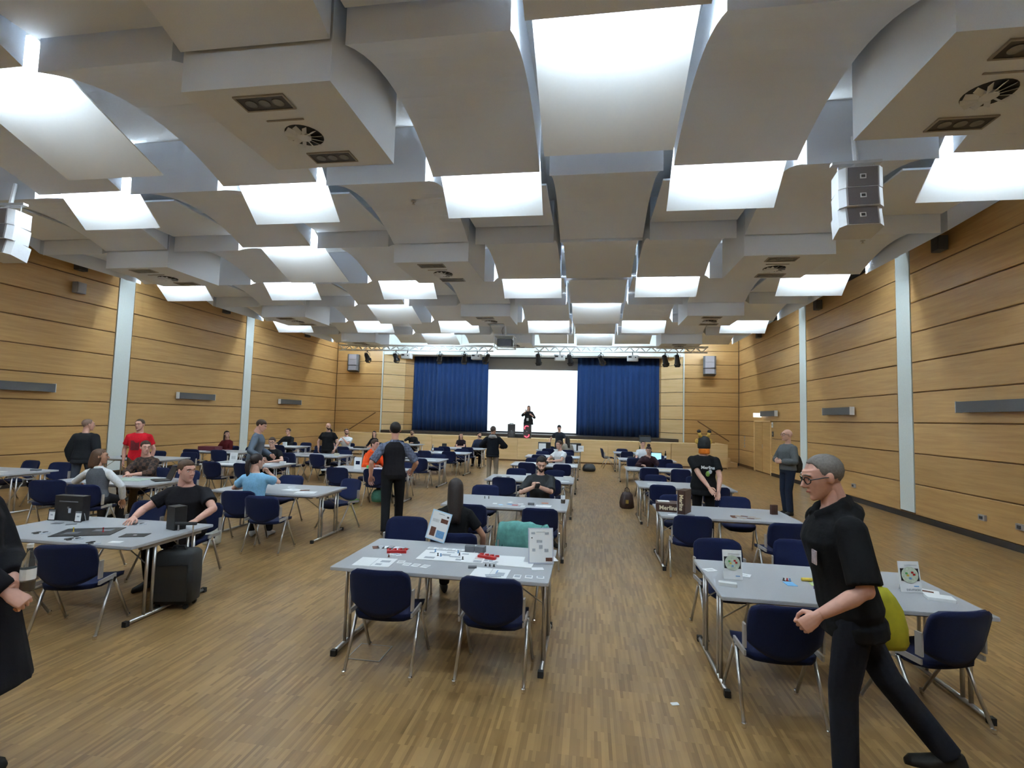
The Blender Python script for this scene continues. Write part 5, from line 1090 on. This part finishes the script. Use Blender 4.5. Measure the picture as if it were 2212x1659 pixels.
standee(-5.05,10.72,0.17,0.27,'white placard with a dark blue picture near the orange hoodie',NAVY); sheet(-4.6,10.9,0.5,0.3,0.05,'pale grey board before the orange hoodie',mat('pale_board',(0.62,0.64,0.68),0.6,noise=0.05),'game board',None,name='game_board'); box_item(-4.95,11.1,0.10,0.06,0.06,0.2,'light green box near the orange hoodie',GREENP,'box',None,'green_box')
sheet(-8.1,13.95,0.40,0.25,0.1,'grey board on the bearded man\'s table',GREYB,'game board',None,name='game_board'); sheet(-7.7,13.8,0.35,0.25,-0.1,'dark blue-grey sheet on the bearded man\'s table',mat('slate_sheet',(0.20,0.23,0.28),0.6,noise=0.1),'paper',None); box_item(-7.2,13.9,0.13,0.10,0.07,0.2,'cream tub on the bearded man\'s table',mat('cream_tub',(0.62,0.58,0.45),0.6,noise=0.05),'box',None,'cream_tub'); sheet(-7.45,13.75,0.2,0.14,0.1,'white sheet on the bearded man\'s table',PAPER,'paper')
o = box_item(-11.35,14.0,0.55,0.35,0.12,0.05,'dark red game box on the left wall table',mat('dark_red_box',(0.10,0.012,0.02),0.5,noise=0.2),'box',None); sheet(-10.9,13.8,0.6,0.3,0.05,'long dark board on the left wall table',BLACKB,'game board',None,name='game_board'); sheet(-11.3,13.62,0.2,0.14,0.1,'white sheet before the dark red box',PAPER,'paper')
box_item(-10.75,16.9,0.12,0.10,0.14,0.1,'white upright box on the far left table',WBOX,'box',None,'white_box'); sheet(-10.5,16.75,0.45,0.30,0.1,'white board on the far left table',PAPER,'game board',None,name='game_board')
sheet(-9.0,17.1,0.30,0.2,0.1,'white sheet before the white T-shirt',PAPER,'paper'); o = box_item(-8.1,17.35,0.40,0.30,0.06,0.05,'flat black box right of the white T-shirt',BLACKB,'box',None)
sheet(-10.9,11.1,0.40,0.22,0.05,'white rule book on the table behind the white blouse',PAPER,'paper',None,0.02); box_item(-11.2,11.2,0.40,0.28,0.05,0.1,'flat dark box on the table behind the white blouse',BLACKB,'box',None)
sheet(-4.9,13.85,0.45,0.28,0.1,'dark tray board on the fourth-row table beside the waistcoat',DGREY,'game board',None,0.02,name='game_board'); sheet(-4.3,13.7,0.25,0.18,0.1,'white sheet on the fourth-row table beside the waistcoat',PAPER,'paper')
bottle(-5.25,16.85,'blue-labelled water bottle on the fifth-row table',0.26); sheet(-4.85,16.75,0.35,0.22,0.1,'white leaflet on the fifth-row table beside the bottle',PAPER,'paper'); sheet(-4.4,16.7,0.3,0.2,0.1,'pale blue leaflet on the fifth-row table',LBLUE,'paper')
box_item(-5.55,19.3,0.16,0.10,0.16,0,'small dark standing box before the long-haired woman',BLACKB,'box',None,'card_box'); sheet(-4.85,19.25,0.30,0.20,0.1,'white sheet before the long-haired woman',PAPER,'paper')
sheet(-1.75,10.55,0.28,0.20,0.1,'black rule sheet on the third table left of the aisle',BLACKB,'paper',None,prints=[(0.02,0.02,0.1,0.08,PAPER)])
for i in range(6): card(-1.22+0.12*(i%3),10.35+0.16*(i//3),0.6*i,'pale card on the third table left of the aisle','pale cards on the third table',p=FAINT)
box_item(-0.42,10.55,0.16,0.11,0.07,0.1,'white tub at the right end of the third table',WBOX,'box',None,'white_tub'); box_item(-0.68,10.40,0.09,0.06,0.03,0.1,'small black case on the third table left of the aisle',BLACKB,'case',None,'small_case'); sheet(-0.45,10.25,0.15,0.10,0.1,'white note on the third table left of the aisle',PAPER,'paper'); box_item(-1.25,10.85,0.10,0.07,0.06,0.3,'small white box at the back of the third table',WBOX,'box',None,'white_box')
sheet(-1.30,14.1,0.5,0.3,0.1,'white board before the white polo shirt',PAPER,'game board',None,name='game_board'); box_item(-1.15,13.95,0.14,0.1,0.08,0.1,'small black box before the white polo shirt',BLACKB,'box',None,'deck_box'); sheet(-0.5,13.7,0.3,0.2,0.1,'white leaflet right of the white polo shirt',PAPER,'paper')
sheet(-0.45,16.75,0.25,0.2,0.1,'light blue leaflet on the fifth table left of the aisle',LBLUE,'paper'); sheet(-1.0,16.8,0.3,0.2,0.1,'white leaflet on the fifth table left of the aisle',PAPER,'paper')
for x,lab in ((-1.75,'dark box with white screens, left on the last table'),(-0.55,'dark box with white screens, right on the last table')):
    o = box_item(x,20.45,0.50,0.30,0.30,0.05,lab,BLACKB,'box','screened boxes on the last table',lid=False); MB().box((-0.08,-0.153,0.13),(0.28,0.006,0.24)).obj('white_screen',PAPER,o)
standee(-0.30,20.05,0.22,0.22,'white printed card at the right end of the last table',FAINT)
sheet(1.25,10.5,0.17,0.12,0.2,'white sheet on the third right table',PAPER,'paper')
sheet(1.15,13.75,0.2,0.15,0.1,'white sheet at the left end of the fourth right table',PAPER,'paper'); sheet(1.9,13.75,0.75,0.4,0.05,'cream game map on the fourth right table',mat('cream_map',(0.58,0.53,0.45),0.6,noise=0.25,nscale=12),'game board',None,name='game_board'); sheet(1.6,13.95,0.3,0.15,0.05,'brown board strip behind the cream map',BROWNP,'game board',None,z=Z+0.003,name='game_board')
tb = empty('tablet',(2.15,17.0,Z),0.1); tag(tb,'tablet with a bright blue screen on the fifth right table','tablet'); MB().box((0,0,0.12),(0.34,0.015,0.24)).obj('tablet_body',BLACKB,tb); MB().box((0,-0.009,0.12),(0.31,0.003,0.21)).obj('tablet_screen',mat('screen_blue',(0.25,0.55,0.85),0.3,noise=0.5,nscale=9,emit=0.5,emit_col=(0.25,0.55,0.85)),tb); MB().box((0,0.05,0.05),(0.2,0.1,0.01)).obj('stand',BLACKB,tb)
bottle(2.45,17.1,'dark bottle beside the bright tablet',0.30,mat('dark_glass',(0.01,0.008,0.006),0.1,noise=0.1),BLACKB); bottle(1.95,20.3,'dark green bottle on the last right table',0.30,mat('green_glass',(0.02,0.05,0.02),0.1,noise=0.1),BLACKB)
box_item(1.35,16.9,0.2,0.14,0.08,0.1,'black camera case on the fifth right table',BLACKB,'case',None,'small_case'); sheet(1.5,20.3,0.5,0.3,0.05,'dark board on the last right table',BLACKB,'game board',None,name='game_board')
sheet(-7.9,20.6,0.4,0.25,0.1,'white leaflet before the man in the black sweater',PAPER,'paper')
# ------------------------------------------------------------------ bags and belongings
o = empty('suitcase',(-4.01,4.62,0),0.25); tag(o,'black wheeled suitcase with raised handle beside the left front table','suitcase')
sb = MB().rings([[(p[0],p[1],z) for p in rrect(w_,d_,r_)] for z,w_,d_,r_ in ((0.045,0.30,0.18,0.03),(0.06,0.36,0.24,0.05),(0.30,0.37,0.255,0.05),(0.52,0.36,0.24,0.05),(0.55,0.31,0.19,0.04))]).obj('suitcase_body',mat('black_nylon',(0.010,0.010,0.011),0.7,noise=0.2,nscale=40),o,True)
MB().box((0,-0.13,0.26),(0.30,0.02,0.34)).obj('front_pocket',BLACK,sb)
for q in (-0.07,0.07): MB().path([(q,0.09,0.52),(q,0.09,0.78)],0.009,6).obj('handle_rod',STEEL,o)
MB().path([(-0.10,0.09,0.785),(0.10,0.09,0.785)],0.017,8).obj('handle_grip',BLACK,o); MB().path([(-0.07,0,0.55),(-0.05,0,0.585),(0.05,0,0.585),(0.07,0,0.55)],0.012,6).obj('top_handle',BLACK,o)
for a in (-0.13,0.13):
    for b in (-0.08,0.08): MB().lathe([(0.024,-0.012),(0.024,0.012)],n=10).obj('wheel',RUBBER,o,loc=(a,b,0.024)).rotation_euler=(PI/2,0,0)
def sack(name,loc,rz,w,d,h,m,label,cat,straps=True,droop=0.0):
    o = empty(name,loc,rz); tag(o,label,cat); rg = random.Random(len(label))
    rings = []
    for t,k in ((0,0.72),(0.08,0.95),(0.35,1.0),(0.65,0.92),(0.85,0.75),(1.0,0.55)):
        rings.append([((w/2*k*(1+0.10*rg.uniform(-1,1)))*math.cos(2*PI*i/16)+droop*t*w, (d/2*k*(1+0.12*rg.uniform(-1,1)))*math.sin(2*PI*i/16), h*t*(1+0.02*rg.uniform(-1,1))) for i in range(16)])
    b = MB().rings(rings).obj('bag_body',m,o,True)
    if straps: 
        for q in (-1,1): MB().path([(q*w*0.15+droop*w,0,h*0.98),(q*w*0.13+droop*w,0.01,h*1.20),(0+droop*w,0.02,h*1.30)],0.009,6).obj('strap',m,o)
    return o
sack('tote_bag',(-5.26,6.62,0.04),0.3,0.26,0.16,0.44,mat('white_tote',(0.62,0.64,0.60),0.7,noise=0.15,nscale=14,bump=0.4),'white plastic tote bag hanging beside the blue-shirted woman\'s chair','bag')
sack('drawstring_bag',(1.76,3.40,0.66),0.1,0.27,0.15,0.34,YEL,'yellow-green bag carried at the walking man\'s back','bag',True,-0.25)
sack('shoulder_bag',(0.86,11.75,0.0),0.0,0.32,0.16,0.36,mat('brown_leather',(0.035,0.014,0.010),0.5,noise=0.2),'dark brown bag with a brass buckle beside the aisle','bag')
MB().box((0,-0.085,0.16),(0.06,0.012,0.08)).obj('buckle',mat('brass',(0.6,0.42,0.12),0.35,metal=0.8,noise=0.1),bpy.data.objects['shoulder_bag'])
sack('rucksack',(0.03,19.65,0.0),0.2,0.50,0.34,0.28,BLACK,'black rucksack lying on the floor at the far end of the aisle','bag',False)
sack('shopping_bag',(-4.42,10.45,0.08),0.2,0.30,0.20,0.26,mat('green_bag',(0.03,0.14,0.09),0.6,noise=0.2),'dark green bag under a chair before the orange hoodie','bag')
sack('paper_bag',(-5.0,10.55,0.02),0.1,0.22,0.16,0.30,mat('lime_bag',(0.16,0.42,0.06),0.6,noise=0.2),'lime green bag on the floor under the orange hoodie\'s table','bag',False)
# jacket draped over a chair back
o = empty('draped_jacket',(-0.72,5.25,0),PI-0.1); tag(o,'turquoise jacket draped over the chair behind the front table','jacket')
n=14; vs=[]; rg=random.Random(5)
prof=[(-0.20,0.50),(-0.215,0.62),(-0.235,0.74),(-0.262,0.812),(-0.325,0.820),(-0.372,0.79),(-0.380,0.68),(-0.375,0.56),(-0.38,0.46)]
for j,(yy,zz) in enumerate(prof):
    for i in range(n+1):
        u=2*i/n-1; vs.append((0.03+0.235*u*(1+0.03*math.sin(j*1.7)), yy+0.012*math.sin(i*1.9+j)+(-0.01 if yy<-0.3 else 0.01)*math.cos(i*1.3)+0.03*u*u*0, zz-0.03*abs(u)**3+0.006*math.sin(i*1.3+j*0.8)+(rg.uniform(-0.03,0.02) if j in (0,8) else 0)))
jk=MB().add(vs,[(j*(n+1)+i,j*(n+1)+i+1,(j+1)*(n+1)+i+1,(j+1)*(n+1)+i) for j in range(len(prof)-1) for i in range(n)]).obj('jacket_cloth',TURQ,o,True)
md=jk.modifiers.new('s','SOLIDIFY'); md.thickness=0.014; md.offset=0
MB().path([(-0.24,-0.30,0.80),(-0.29,-0.34,0.68),(-0.27,-0.36,0.52)],[0.04,0.045,0.04],8).obj('sleeve',TURQ,o,True)
# ------------------------------------------------------------------ things people carry or wear
def wp(info, v): return info['root'].matrix_world @ Vector(v)
bpy.context.view_layer.update()
W_=PHONE['wrist']; c=(W_[1]+W_[-1])/2
p=wp(PHONE,c+Vector((0,0.10,0.03))); o=MB().prism(rrect(0.075,0.15,0.012),-0.004,0.004).obj('mobile_phone',BLACK,None,loc=p); o.rotation_euler=(0.6,0,PHONE['root'].rotation_euler.z); tag(o,'black mobile phone held by the seated bearded man','phone')
MB().box((0,0,0.0045),(0.068,0.14,0.001)).obj('phone_screen',mat('phone_glass',(0.02,0.02,0.03),0.1,noise=0.1),o)
h=wp(PRES,PRES['wrist'][1]+Vector((-0.03,0.05,0.03))); mc=empty('microphone',h); mc.rotation_euler=(0.5,0.3,PI); tag(mc,'black handheld microphone at the presenter\'s mouth','microphone'); MB().lathe([(0.012,-0.12),(0.016,0.03),(0.018,0.04)],n=10).obj('microphone_body',BLACK,mc); MB().ell((0,0,0.06),(0.024,0.024,0.028)).obj('microphone_grille',DGREY,mc)
sp_=PRES['sp']; MB().path([sp_(0.46,-0.06,0.06),sp_(0.25,-0.02,0.19),sp_(0.10,0.0,0.21),sp_(0.25,0.02,0.19),sp_(0.46,0.06,0.06)],0.006,5).obj('lanyard',DGREY,PRES['root']); MB().box(sp_(0.06,0.02,0.215),(0.10,0.006,0.13)).obj('name_badge',PAPER,PRES['root'])
p=wp(COAT,COAT['wrist'][-1]+Vector((0.03,0.10,-0.06))); bottle(p.x,p.y,'clear glass bottle held by the person in the long coat',0.24,z=p.z,drink=AMBER)
# giraffe hat
H4=GIR['head']; hat=MB().lathe([(0.001,0.150),(0.05,0.142),(0.085,0.11),(0.100,0.06),(0.102,0.0),(0.098,-0.05),(0.085,-0.055)],(0,-0.016,0),20).obj('giraffe_hat',cloth_m((0.030,0.032,0.036)),GIR['root'],True); hat.matrix_local=H4
for q in (-1,1):
    hn=MB().path([(q*0.05,-0.02,0.125),(q*0.075,-0.02,0.165),(q*0.085,-0.02,0.205)],[0.030,0.026,0.024],10).obj('hat_horn',mat('hat_yellow',(0.66,0.42,0.09),0.8,noise=0.15),hat,True); MB().ell((q*0.088,-0.02,0.222),(0.033,0.033,0.030)).obj('horn_tip',BLACK,hn,True)
    MB().ell((q*0.115,0.0,0.06),(0.030,0.022,0.045)).obj('hat_ear',mat('hat_yellow',(0.66,0.42,0.09),0.8,noise=0.15),hat,True)
MB().rings([[(r_*math.cos(2*PI*i/18),-0.022+r_*1.05*math.sin(2*PI*i/18),z) for i in range(18)] for r_,z in ((0.085,-0.045),(0.083,-0.08),(0.088,-0.12),(0.080,-0.14))]).obj('orange_scarf',cloth_m((0.75,0.20,0.02)),GIR['root'],True).matrix_local=H4
def onback(info,z,x_,d): return info['sp'](z,x_,d)
Mr=Matrix.Translation(onback(GIR,0.30,0.05,-0.165)) @ Matrix.Rotation(PI/2,4,'X') 
text_obj('Merlins',0.070,PAPER,GIR['root'],Mr,'shirt_lettering',0.002)
MB().ell(onback(GIR,0.20,0.05,-0.158),(0.035,0.006,0.045)).obj('shirt_print',mat('print_green',(0.16,0.30,0.05),0.7,noise=0.3),GIR['root'],True); MB().ell(onback(GIR,0.235,0.085,-0.158),(0.030,0.006,0.035)).obj('shirt_print',PRINT,GIR['root'],True)
# rucksack of the man in the grey sweater
rs=empty('rucksack',wp(SWE,SWE['sp'](0.10,0.06,-0.22)),SWE['root'].rotation_euler.z); tag(rs,'black rucksack slung on the grey-sweatered man\'s back','bag')
MB().rings([[(p[0],p[1],z) for p in rrect(w_,d_,r_)] for z,w_,d_,r_ in ((-0.20,0.18,0.10,0.03),(-0.15,0.26,0.16,0.05),(0.0,0.27,0.17,0.05),(0.13,0.20,0.12,0.04),(0.20,0.08,0.06,0.02))]).obj('bag_body',BLACK,rs,True); MB().path([(0.02,0.02,0.18),(0.10,0.12,0.36),(0.06,0.26,0.34),(-0.06,0.36,0.22)],0.018,6).obj('strap',BLACK,rs)
# name badge and print on shirts
MB().box(MAN['sp'](0.27,-0.10,0.165),(0.055,0.006,0.075)).obj('name_badge',mat('badge_print',(0.42,0.36,0.40),0.5,noise=0.4,nscale=60),MAN['root'])
MB().box(RED['sp'](0.24,0.03,0.145),(0.15,0.012,0.20)).obj('shirt_print',mat('dark_red_print',(0.16,0.006,0.012),0.7,noise=0.3),RED['root'])
